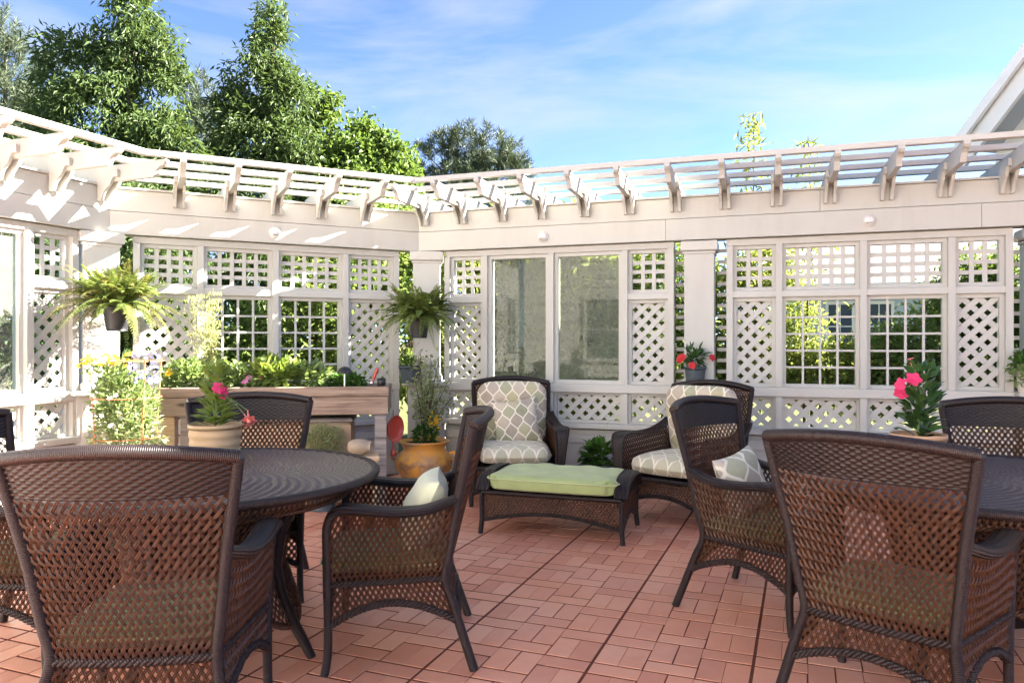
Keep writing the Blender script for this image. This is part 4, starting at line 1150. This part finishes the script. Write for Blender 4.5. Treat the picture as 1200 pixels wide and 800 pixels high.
# sided house wall behind the camera's left, mirrored in the window glass
HB = empty('house', WL.pt(-8.3, .1, 0), WL.a, 'white lap sided house wall continuing the left side of the patio', 'house'); HB['kind'] = 'thing'
m = MB(); m.box(0, 3.6, .03, .3, -.06, 3.3); m.build('wall', 'house_white', HB); lapwall(HB, 0, 3.6, 0, 3.2, .03, 'house_white', .18)
window(HB, .9, 1.0, .8, 1.3, .0); window(HB, 2.5, 1.0, .8, 1.3, .0)
m = MB(); m.bbox(-.1, 3.7, -.35, .5, 3.3, 3.45, .01); m.build('roof', 'shingle', HB)
# sided wall added behind the camera to bounce sunlight onto the shaded seats
BOUNCE = empty('house', (1.2, -5.2, 0), R(154), 'white lap sided wall added behind the viewer to bounce sunlight', 'house'); BOUNCE['kind'] = 'thing'
m = MB(); m.box(0, 8.2, .03, .4, -.06, 5.6); m.build('wall', 'house_white', BOUNCE); lapwall(BOUNCE, 0, 8.2, 0, 5.6, .03, 'house_white', .2)
for x in (1.5, 3.4, 6.2):
    for z in (.9, 3.5): window(BOUNCE, x, z, 1.0, 1.4, .0)
m = MB(); m.bbox(-.2, 8.4, -.45, .6, 5.62, 5.76, .01); m.build('roof', 'shingle', BOUNCE)

# ================================================================== potted plants, planter bed and small things
def pot_mb(prof, sides=28): return MB().lathe(prof, sides)
def pot(e, r, h, mat, taper=.75, lip=.012, z0=0, ribs=0, sx=1.0):
    pr = [(.001, z0), (r*taper, z0)]
    n = max(8, ribs*6)
    for i in range(n+1):
        f = i/n; rr = r*(taper + (1-taper)*f); 
        if ribs: rr += .0025*math.sin(f*ribs*2*math.pi)
        pr.append((rr, z0 + h*f*(1-.0)))
    pr += [(r+lip, z0+h-.004), (r+lip, z0+h+.018), (r-.004, z0+h+.018), (r-.012, z0+h-.01)]
    pot_mb(pr).build('pot', mat, e)
    pot_mb([(r-.010, z0+h-.012), (r*.5, z0+h-.004), (.001, z0+h-.002)], 18).build('soil', 'soil', e)
def flower(mb, c, d, r, seed=0, n=5, cup=.35):
    r_ = np.random.default_rng(seed); d = unit(np.array(d, float)); a = unit(np.cross(d, (.3, .2, 1))); b = np.cross(d, a)
    k = np.arange(n)*2*math.pi/n + r_.random()
    D = np.cos(k)[:, None]*a + np.sin(k)[:, None]*b + d*cup
    leafc(mb, np.repeat(np.array(c)[None], n, 0), D, np.repeat(d[None], n, 0), r, r*.95, .25, .05, ws=(.2, .9, 1.0, .35))
    return mb
def trumpet(mb, c, d, r):
    d = unit(np.array(d, float)); a = unit(np.cross(d, (.3, .2, 1))); b = np.cross(d, a); k = np.linspace(0, 2*math.pi, 10, endpoint=False)
    P = [np.array(c) - d*r*1.5*(1-f) + (np.cos(k)[:, None]*a + np.sin(k)[:, None]*b)*(r*(.08+.22*f**2)) for f in np.linspace(0, 1, 5)]
    mb.grid(np.array(P), True, True); return mb
def fern(loc, label, seed, mats, nf=70, Lf=.46, rz=0):
    r_ = np.random.default_rng(seed)
    e = empty('hanging_fern', loc, rz, label, 'fern', 'hanging ferns in black pots')
    pot(e, .098, .17, 'black_plastic', .74, .006)
    hk = MB(); 
    hk.tube(smooth_path([(0, .10, .17), (0, .24, .18), (0, .30, .30), (0, .25, .42)], 14), .006, 6); hk.tube(smooth_path([(.095, 0, .17), (0, .10, .30), (-.095, 0, .17)], 12), .0025, 5)
    hk.build('hanger', 'dark_metal', e)
    groups = {m: MB() for m in mats}
    stems = MB()
    for i in range(nf):
        az = r_.uniform(0, 2*math.pi); up = r_.uniform(.35, 2.5); L_ = Lf*r_.uniform(.60, 1.05)
        if r_.random() < .12: up, L_ = r_.uniform(3, 5), Lf*.8
        h = np.array((math.cos(az), math.sin(az), 0)); n = 36; t = np.linspace(0, 1, n)
        P = np.array((0, 0, .17)) + h*.03 + h*(L_*t**.9*math.cos(math.atan(up))*1.0)[:, None] + np.array((0, 0, 1))*((L_*math.sin(math.atan(up))*t) - L_*r_.uniform(.30, .95)*t**2.2*(1.15 if up < .8 else .75))[:, None]
        P = P + np.array((-h[1], h[0], 0))*(r_.normal()*.09*t**2)[:, None]
        T = unit(np.gradient(P, axis=0)); side = unit(np.cross(T, (0, 0, 1))); 
        stems.tube(P[::3], np.linspace(.0022, .0008, len(P[::3])), 3, False)
        k = np.repeat(np.arange(2, n), 2); sg = np.tile([1, -1], n-2)[:, None]
        pl = .052*np.sin(math.pi*np.clip(t[k]*.92+.10, 0, 1))**.7 + .006
        D = side[k]*sg + T[k]*.35 + np.array((0, 0, -.15)) + r_.normal(size=(len(k), 3))*.10
        m = mats[min(len(mats)-1, int(r_.random()**1.4*len(mats)))]
        leaf4(groups[m], P[k], D, np.cross(side[k], T[k]) + r_.normal(size=(len(k), 3))*.2, pl*.78, .0105, .05)
    stems.build('stalks', 'stem_green', e)
    for m, g_ in groups.items():
        if g_.V: g_.build('fronds', m, e)
    return e
p1 = at(137, 388, 5.72)
fern(p1, 'yellowing hanging fern in a black pot on the left sunlit column', 41, ['leaf_fern', 'leaf_fern_dry', 'leaf_fern'], 260, .58, R(-20)+R(47))
p2 = at(491, 396, 6.80)
fern(p2, 'deep green hanging fern in a black pot at the wall corner', 42, ['leaf_fern', 'leaf_lime', 'leaf_fern'], 260, .54, R(4))

def bush(e, c, r, n, Ln, Wd, mat, seed, droop=.2, name='foliage', curved=False, upb=.4):
    r_ = np.random.default_rng(seed); c = np.array(c, float); r = np.array(r, float)
    d = rvec(r_, n); P = c + d*r*(r_.random(n)**.45)[:, None]
    D = unit(d*.8 + rvec(r_, n)*.6 + np.array((0, 0, upb))); Up = unit(rvec(r_, n)*.5 + np.array((0, 0, 1)))
    mb = MB(); L_ = Ln*r_.uniform(.6, 1.2, n)
    (leafc(mb, P, D, Up, L_, Wd*r_.uniform(.8, 1.2, n), droop) if curved else leaf4(mb, P, D, Up, L_, Wd*r_.uniform(.8, 1.2, n)))
    return mb.build(name, mat, e)
def stalks(e, base, tips, mat='stem_green', r=.003, name='stems', bend=.25):
    mb = MB(); base = np.array(base, float)
    for t_ in tips:
        t_ = np.array(t_, float); mid = base*.5 + t_*.5; mid[:2] = base[:2]*(.5+bend) + t_[:2]*(.5-bend); mb.tube(smooth_path([base, mid, t_], 8), np.linspace(r, r*.5, 8), 4, False)
    return mb.build(name, mat, e)

# --- mandevilla pots on the round tables
def mandevilla(loc, label, potmat, leafmat, ht, seed, flowers, lean=(0, 0), ribs=0, r=.098, h=.155, nl=70):
    r_ = np.random.default_rng(seed)
    e = empty('potted_plant', loc, 0, label, 'potted plant', 'flowering pots on the round tables')
    pot(e, r, h, potmat, .93, .003, 0, ribs)
    tips = [(lean[0]*f + .03*math.cos(k), lean[1]*f + .03*math.sin(k), h + ht*f) for k, f in ((0, 1), (2, .85), (4, .6), (1, .7))]
    stalks(e, (0, 0, h-.01), tips, 'stem_green', .004)
    f = r_.random(nl)**.9; az = r_.uniform(0, 2*math.pi, nl)
    P = np.stack([lean[0]*f + .03*np.cos(az), lean[1]*f + .03*np.sin(az), h + ht*f*.96], 1)
    D = np.stack([np.cos(az), np.sin(az), .55 + 1.3*f], 1); Up = np.tile((0, 0, 1.0), (nl, 1)) + r_.normal(size=(nl, 3))*.25
    L_ = .088*(1-.35*f)*r_.uniform(.75, 1.15, nl)
    leafc(MB(), P, D, Up, L_, L_*.52, .30).build('leaves', leafmat, e)
    for i, (x, y, z, d, rr, m) in enumerate(flowers):
        fl = MB(); flower(fl, (x, y, z), d, rr, seed+i); trumpet(fl, (x, y, z), d, rr); fo = fl.build('flower', m, e)
        base = np.array((lean[0]*.7, lean[1]*.7, h + ht*.55)); MB().tube(smooth_path([base, (base+np.array((x, y, z)))/2 + np.array((0, 0, .03)), np.array((x, y, z))-unit(np.array(d, float))*rr*1.4], 8), .0022, 4, False).build('flower_stalk', 'stem_green', e)
mandevilla((-1.455, 3.64, .738), 'tan ribbed pot with an upright pink flowering plant on the left table', 'tan_pot', 'leaf_lime', .305, 51,
    [(.050, -.03, .300, (.9, -.2, -.1), .036, 'petal_pink'), (.032, -.045, .325, (.5, -.6, .5), .032, 'petal_pink'), (-.012, .0, .385, (-.1, -.1, 1), .020, 'petal_salmon'), (.180, -.03, .155, (.6, -.2, -.8), .036, 'petal_salmon'), (.170, -.02, .175, (.2, -.4, -.6), .032, 'petal_salmon')], (.0, 0), 3, .122, .130, 130)
mandevilla((1.685, 3.08, .738), 'terracotta pot with a pink flowering plant on the right table', 'terracotta_light', 'leaf_gloss', .30, 52,
    [(-.052, -.06, .395, (-.2, -.9, .6), .032, 'petal_pink'), (-.088, -.03, .372, (-.9, -.3, .2), .030, 'petal_pink'), (-.098, -.05, .338, (-.7, -.5, -.7), .030, 'petal_pink'), (-.035, 0, .475, (-.3, 0, 1), .020, 'petal_salmon')], (.02, 0), 0, .105, .15, 120)

# --- raised planter bed
PLo = (-2.679, 5.55); PA = math.atan2(.20, 1.721); PLn, PD, PH = 1.733, .60, .945
bed = empty('planter_bed', (PLo[0], PLo[1], 0), PA, 'long raised weathered wood planter bed on legs', 'planter')
def bd_box(n, x0, x1, y0, y1, z0, z1, mat, b=.006):
    cx, cy, cz = (x0+x1)/2, (y0+y1)/2, (z0+z1)/2
    m = MB(); m.bbox(x0-cx, x1-cx, y0-cy, y1-cy, z0-cz, z1-cz, b); return m.build(n, mat, bed, loc=(cx, cy, cz))
bd_box('board', 0, PLn, -.004, .036, PH-.075, PH, 'weathered_wood'); bd_box('board', .0, PLn-.004, 0, .036, PH-.215, PH-.079, 'weathered_wood')
bd_box('board', .004, PLn-.002, PD-.038, PD, PH-.08, PH-.003, 'weathered_wood'); bd_box('board', .004, PLn-.004, PD-.038, PD-.002, PH-.215, PH-.084, 'weathered_wood')
for x0, x1 in ((.0, .036), (PLn-.040, PLn-.004)):
    bd_box('board', x0, x1, .040, PD-.042, PH-.08, PH-.002, 'weathered_wood'); bd_box('board', x0+.001, x1-.001, .040, PD-.042, PH-.215, PH-.084, 'weathered_wood')
bd_box('bottom_board', .04, PLn-.044, .040, PD-.042, PH-.21, PH-.17, 'weathered_wood')
bd_box('leg', .045, .135, .042, .13, 0, PH-.218, 'fresh_wood'); bd_box('leg', PLn-.135, PLn-.045, PD-.135, PD-.045, 0, PH-.218, 'fresh_wood')
bd_box('leg', PLn-.105, PLn-.015, .004, .092, 0, PH-.218, 'grey_post'); bd_box('leg', .045, .135, PD-.135, PD-.045, 0, PH-.218, 'grey_post')
m = MB(); r_ = np.random.default_rng(3); gx, gy = np.meshgrid(np.linspace(.036, PLn-.04, 30), np.linspace(.037, PD-.039, 12), indexing='ij'); m.grid(np.stack([gx, gy, PH-.055 + r_.normal(size=gx.shape)*.008], -1)); m.build('soil', 'soil', bed)
def bedpt(px, Yoff, z=PH-.05):
    """point in the bed: picture column px at depth offset Yoff behind the front board"""
    ang = (px-600)/870; o = np.array(PLo) + Yoff*np.array((-math.sin(PA), math.cos(PA))); d = np.array((math.cos(PA), math.sin(PA)))
    t = (ang*o[1]-o[0])/(d[0]-ang*d[1]); q = o + d*t; return (q[0], q[1], z)
def bedplant(name, px, off, label, parts, cat='plant'):
    e = empty(name, bedpt(px, off), 0, label, cat, 'plants growing in the raised bed')
    for f in parts: f(e)
    return e
def B(c, r, n, Ln, Wd, mat, seed, **k): return lambda e: bush(e, c, r, n, Ln, Wd, mat, seed, **k)
bedplant('leafy_plant', 222, .20, 'bushy pale green plant at the left end of the planter bed', [B((0, 0, .12), (.21, .16, .13), 900, .05, .03, 'leaf_herb', 61), lambda e: stalks(e, (0, 0, 0), [(.1*math.cos(k), .1*math.sin(k), .15) for k in range(7)])])
bedplant('leafy_plant', 275, .22, 'green leafy clump right of the feathery plant in the planter bed', [B((0, 0, .10), (.17, .15, .12), 700, .05, .028, 'leaf_herb', 62), lambda e: stalks(e, (0, 0, 0), [(.1*math.cos(k), .1*math.sin(k), .13) for k in range(7)])])
bedplant('leafy_plant', 322, .20, 'lime green broad leaf plant at the middle of the planter bed', [B((0, 0, .12), (.19, .15, .13), 330, .085, .05, 'leaf_lime', 63, curved=True), lambda e: stalks(e, (0, 0, 0), [(.1*math.cos(k), .1*math.sin(k), .15) for k in range(7)])])
bedplant('leafy_plant', 365, .24, 'broad leaf plant left of the mushroom lamp in the planter bed', [B((0, 0, .10), (.15, .14, .12), 240, .08, .045, 'leaf_herb', 64, curved=True), lambda e: stalks(e, (0, 0, 0), [(.08*math.cos(k), .08*math.sin(k), .12) for k in range(7)])])
bedplant('leafy_plant', 405, .30, 'low dark green clump behind the mushroom lamp', [B((0, 0, .06), (.17, .13, .075), 620, .04, .03, 'leaf_herb_dark', 65), lambda e: stalks(e, (0, 0, 0), [(.08*math.cos(k), .08*math.sin(k), .08) for k in range(7)])])
def dill(e):
    r_ = np.random.default_rng(66); tips = [(r_.normal()*.07, r_.normal()*.06, r_.uniform(.38, .78)) for _ in range(16)]
    stalks(e, (0, 0, 0), tips, 'stem_green', .004); mb = MB(); P = []; D = []
    for t_ in tips:
        n = 90; f = r_.random(n)**.7; b = np.array(t_)*f[:, None]; P.append(b + r_.normal(size=(n, 3))*.03); D.append(rvec(r_, n)+np.array((0, 0, .5)))
        k = np.arange(22)*2.4; rad = .055*np.sqrt(np.arange(22)/22)
        P.append(np.array(t_) + np.stack([rad*np.cos(k), rad*np.sin(k), .015+0*k], 1)); D.append(rvec(r_, 22)*.4+np.array((0, 0, 1)))
    P = np.concatenate(P); D = np.concatenate(D); leaf4(mb, P, D, rvec(r_, len(P)), .045, .007, 0).build('foliage', 'leaf_dill', e)
bedplant('feathery_plant', 243, .30, 'tall feathery yellow green plant in the planter bed', [dill])
def fl_plant(mat, z, n, r, seed, leaf='leaf_herb', spread=.03):
    def f(e):
        r_ = np.random.default_rng(seed); tips = [(r_.normal()*spread, r_.normal()*spread, z + r_.normal()*.015) for _ in range(n)]
        stalks(e, (0, 0, 0), tips, 'stem_green', .0025); bush(e, (0, 0, z*.45), (.06, .06, z*.45), 90, .05, .025, leaf, seed+1)
        for i, t_ in enumerate(tips): flower(MB(), t_, (r_.normal()*.4, -.6, .7), r, seed+i, 7, .15).build('flower', mat, e)
    return f
bedplant('flowering_plant', 199, .10, 'orange flower at the left corner of the planter bed', [fl_plant('petal_yellow', .165, 3, .030, 71)], 'flower')
bedplant('flowering_plant', 297, .08, 'mauve flower at the front of the planter bed', [fl_plant('petal_mauve', .11, 3, .030, 72)], 'flower')
# mushroom lamp, trowel and cup at the bed's right end
e = empty('solar_lamp', bedpt(404, .06, PH-.06), 0, 'small black mushroom shaped garden lamp in the planter bed', 'garden lamp')
MB().tube([(0, 0, 0), (0, 0, .17)], .009, 8).build('stake', 'steel', e)
MB().lathe([(.001, .215), (.022, .212), (.045, .195), (.060, .165), (.060, .158), (.02, .165)], 20).build('cap', 'black_plastic', e)
e = empty('trowel', bedpt(436, .10, PH-.06), 0, 'garden trowel with a red handle stuck in the planter bed', 'trowel')
MB().tube([(0, 0, 0), (.010, 0, .11)], .006, 6).build('shaft', 'dark_metal', e)
MB().tube(smooth_path([(.010, 0, .10), (.022, 0, .14), (.035, 0, .175), (.045, 0, .20)], 10), [.010, .012, .014, .013, .012, .013, .014, .014, .012, .006], 8).build('handle', 'red_plastic', e)
e = empty('plant_cup', bedpt(447, .045, PH+.001), 0, 'small black plastic cup on the planter rim', 'cup')
MB().lathe([(.001, 0), (.030, 0), (.036, .060), (.033, .060), (.028, .004)], 16).build('cup_body', 'black_plastic', e)
# red pan hung on the bed's right end
hp = np.array(PLo) + np.array((math.cos(PA), math.sin(PA)))*(PLn+.03) + np.array((-math.sin(PA), math.cos(PA)))*.16
e = empty('hanging_pan', (hp[0], hp[1], .60), R(64), 'red round pan hanging by the right end of the planter bed', 'pan')
a_ = np.linspace(0, 1, 8); MB().lathe([(.001, 0), (.068, .002), (.094, .012), (.106, .030), (.109, .030), (.097, .008), (.070, -.004), (.001, -.005)], 30).build('dish', 'red_plastic', e, rot=(R(90), 0, 0))
MB().tube([(0, 0, -.100), (0, 0, -.17)], .008, 8).build('neck', 'red_plastic', e); MB().tube(smooth_path([(0, 0, -.16), (0, 0, -.20), (0, 0, -.225)], 8), [.010, .016, .021, .024, .024, .021, .014, .004], 10).build('handle', 'red_plastic', e)
MB().tube([(0, 0, .100), (0, .0, .15)], .003, 5).build('hook', 'dark_metal', e)
# tan storage box, jar and feathery plant under the bed
e = empty('storage_box', (-1.86, 6.02, 0), PA, 'tan storage box standing under the planter bed', 'storage box')
m = MB(); m.bbox(-.56, .56, -.17, .17, 0, .645, .02); m.build('box_body', 'tan_panel', e); m = MB(); m.bbox(-.575, .575, -.185, .185, .648, .685, .01); m.build('lid', 'grey_post', e)
q = at(387, 580, 6.05); 
e = empty('potted_plant', (q[0]+.02, 5.72, 0), 0, 'feathery pale green plant in a dark pot under the planter bed', 'potted plant')
pot(e, .13, .40, 'slate_plastic', .72, .01); bush(e, (0, 0, .52), (.17, .15, .12), 900, .06, .010, 'leaf_pale', 81); stalks(e, (0, 0, .4), [(.1*math.cos(k), .1*math.sin(k), .58) for k in range(8)])
e = empty('side_stool', (-1.105, 5.42, 0), R(12), 'small wooden stool under the right end of the planter bed', 'stool')
m = MB(); m.bbox(-.13, .13, -.10, .10, .43, .465, .006); m.build('stool_top', 'fresh_wood', e)
for sx in (-1, 1):
    for sy in (-1, 1): m = MB(); m.bbox(sx*.10-.016, sx*.10+.016, sy*.075-.016, sy*.075+.016, 0, .429, .003); m.build('leg', 'fresh_wood', e)
e = empty('ceramic_jar', (-1.105, 5.42, .465), R(20), 'cream ceramic jar lying on its side under the planter bed', 'jar')
MB().lathe([(.001, -.09), (.035, -.088), (.053, -.06), (.059, -.015), (.056, .03), (.041, .058), (.039, .078), (.047, .088), (.041, .088), (.032, .07), (.001, .065)], 24).build('jar_body', 'white_ceramic', e, loc=(0, 0, .060), rot=(R(90), 0, R(62)))

# --- orange pot with a shrubby plant by the wall corner
e = empty('potted_plant', ((497-600)/870*6.72, 6.72, 0), 0, 'big orange glazed urn with a leafy shrub at the wall corner', 'potted plant')
MB().lathe([(.001, 0), (.15, 0), (.165, .015), (.215, .09), (.252, .17), (.258, .215), (.245, .262), (.212, .298), (.188, .315), (.186, .335), (.205, .372), (.228, .392), (.230, .402), (.218, .404), (.180, .36), (.001, .355)], 40).build('urn', 'orange_glaze', e)
for sx in (-1, 1):
    MB().tube(smooth_path([(sx*.235, -.02, .29), (sx*.272, -.03, .30), (sx*.285, -.03, .262), (sx*.262, -.02, .225)], 14), .014, 8).build('handle', 'orange_glaze', e)
MB().lathe([(.195, .375), (.1, .385), (.001, .388)], 20).build('soil', 'soil', e)
r_ = np.random.default_rng(91); tips = [(r_.normal()*.15+.03, r_.normal()*.12, r_.uniform(.62, 1.26)) for _ in range(15)]
stalks(e, (0, 0, .38), tips, 'stem_brown', .006, bend=.1)
lv = MB(); P = []; 
for t_ in tips:
    n = 58; f = .28 + .72*r_.random(n); b0 = np.array((0, 0, .38)); tt = np.array(t_); b = b0 + (tt-b0)*f[:, None]; b[:, :2] = tt[:2]*(f**1.3)[:, None]; P.append(b + r_.normal(size=(n, 3))*.045)
P = np.concatenate(P); leaf4(lv, P, rvec(r_, len(P))+np.array((0, 0, .1)), rvec(r_, len(P))*.5+np.array((0, 0, 1)), .052*r_.uniform(.6, 1.2, len(P)), .030).build('foliage', 'leaf_pale', e)
bush(e, (.02, -.03, .46), (.12, .12, .08), 160, .06, .035, 'leaf_herb_dark', 92, name='low_foliage')
bush(e, (.09, -.08, .55), (.05, .05, .12), 26, .05, .03, 'petal_yellow', 93, name='yellowed_leaves')
# --- slate pot on the pier ledge at the corner
q = at(481, 450, 6.98)
e = empty('potted_plant', (q[0], 6.98, .905), 0, 'slate blue pot with sparse stems on the ledge at the wall corner', 'potted plant')
pot(e, .105, .145, 'slate_plastic', .80, .008, 0, 0)
bush(e, (0, 0, .19), (.10, .09, .05), 130, .04, .022, 'leaf_herb_dark', 94); stalks(e, (0, 0, .14), [(.12*math.cos(k*1.3), .06*math.sin(k*1.7), .30+.05*math.sin(k*3)) for k in range(7)], 'stem_brown', .002)
bush(e, (0, 0, .33), (.13, .07, .07), 26, .022, .016, 'petal_mauve', 95, name='seed_heads')
# --- red flower pot on the pier of the free column
q = WR.pt(tc3, .035, .905)
e = empty('potted_plant', (q[0]-.03, q[1]-.005, q[2]), 0, 'dark pot with red flowers on the column ledge above the lounge chair', 'potted plant')
pot(e, .088, .155, 'slate_plastic', .82, .006)
bush(e, (0, 0, .245), (.085, .07, .085), 130, .075, .028, 'leaf_gloss', 96, curved=True); stalks(e, (0, 0, .15), [(-.13, -.03, .23), (-.03, -.08, .19), (.135, -.03, .25), (.02, 0, .30)], 'stem_green', .0025)
for i, p in enumerate(((-.135, -.03, .235), (-.045, -.085, .185), (.14, -.03, .25), (-.12, -.045, .255))): flower(MB(), p, (p[0]*3, -.8, .2), .034, 97+i).build('flower', 'petal_red', e)
# --- cream planter on the ledge at the right edge
q = WR.pt(tc4-.10, .03, .905)
e = empty('potted_plant', q, 0, 'cream planter of trailing greenery on the ledge at the right edge', 'potted plant')
pot(e, .135, .15, 'cream_pot', .88, .010); bush(e, (0, 0, .215), (.19, .15, .10), 330, .06, .04, 'leaf_herb_dark', 98); bush(e, (-.17, -.03, .13), (.07, .06, .07), 60, .05, .03, 'leaf_herb', 99, name='trailing_leaves'); stalks(e, (0, 0, .14), [(-.2, -.03, .12), (-.1, 0, .28), (.1, .05, .28)])
# --- leafy plant in a grey trough between the lounge chairs
e = empty('potted_plant', ((704-600)/870*6.28, 6.28, 0), R(-18), 'leafy green plant in a grey pot between the two lounge chairs', 'potted plant')
m = MB(); m.bbox(-.16, .16, -.12, .12, 0, .235, .012); m.build('pot', 'slate_plastic', e); m = MB(); m.bbox(-.172, .172, -.132, .132, .237, .262, .006); m.build('pot_rim', 'slate_plastic', e)
bush(e, (0, 0, .335), (.17, .13, .10), 190, .085, .055, 'leaf_herb_dark', 101, curved=True); stalks(e, (0, 0, .26), [(-.01, 0, .68), (.03, 0, .58), (.06, .02, .63)], 'leaf_pale', .0025, 'flower_stalks', .0)
# --- wire cage of climbing flowers at the left
ct = at(148, 450, 5.22)
e = empty('plant_cage', (ct[0], ct[1], 0), R(10), 'rusty orange wire plant cage left of the planter bed', 'plant cage')
for zc, rr in ((.30, .19), (.62, .21), (.90, .225), (1.155, .24)):
    k = np.linspace(0, 2*math.pi, 40); MB().tube(np.stack([rr*np.cos(k), rr*np.sin(k), 0*k+zc], 1), .0042, 5, False).build('ring', 'rust_wire', e)
for k in (.7, 2.3, 3.9, 5.5): MB().tube([(.17*math.cos(k), .17*math.sin(k), 0), (.246*math.cos(k), .246*math.sin(k), 1.17)], .0042, 5).build('upright', 'rust_wire', e)
e = empty('climbing_plant', (ct[0], ct[1], 0), 0, 'pale climbing plant with white flowers inside the wire cage', 'plant')
r_ = np.random.default_rng(111); pot(e, .15, .22, 'terracotta_light', .78, .012)
bush(e, (0, 0, .62), (.24, .22, .45), 1500, .055, .028, 'leaf_pale', 112); bush(e, (.02, -.05, .86), (.22, .2, .22), 700, .055, .03, 'leaf_herb', 113, name='upper_foliage'); stalks(e, (0, 0, .2), [(.18*math.cos(k*2.4), .18*math.sin(k*2.4), .8+.3*math.sin(k)) for k in range(12)], 'stem_green', .004)
for i in range(18): c = (r_.uniform(-.19, .06), -.20+r_.uniform(-.03, .06), r_.uniform(.70, .96)); flower(MB(), c, (r_.normal()*.3, -1, .3), .017, 120+i).build('flower', 'petal_white', e)
e = empty('flowering_plant', (ct[0]-.10, ct[1]-.08, 0), 0, 'yellow flowers at the top of the wire cage', 'flower')
stalks(e, (.05, .05, .2), [(r_.uniform(-.14, .16), r_.uniform(-.09, .06), r_.uniform(1.10, 1.2)) for _ in range(12)], 'stem_green', .003); bush(e, (.02, 0, 1.06), (.15, .10, .08), 200, .05, .022, 'leaf_herb', 131)
for i in range(44): c = (r_.uniform(-.17, .17), r_.uniform(-.12, .05), r_.uniform(1.12, 1.215)); flower(MB(), c, (r_.normal()*.5, -.5, .8), .017, 140+i, 8, .2).build('flower', 'petal_yellow', e)
e = empty('blue_flower_plant', (ct[0]+.19, ct[1]-.05, 0), 0, 'lavender blue flowers at the right top of the wire cage', 'flower')
stalks(e, (-.1, .05, .2), [(r_.uniform(-.12, .1), r_.uniform(-.08, .06), r_.uniform(1.05, 1.22)) for _ in range(12)], 'stem_green', .003)
for i in range(60): c = (r_.uniform(-.13, .10), r_.uniform(-.10, .06), r_.uniform(.98, 1.22)); flower(MB(), c, (r_.normal()*.5, -.6, .7), .013, 180+i).build('flower', 'petal_blue', e)
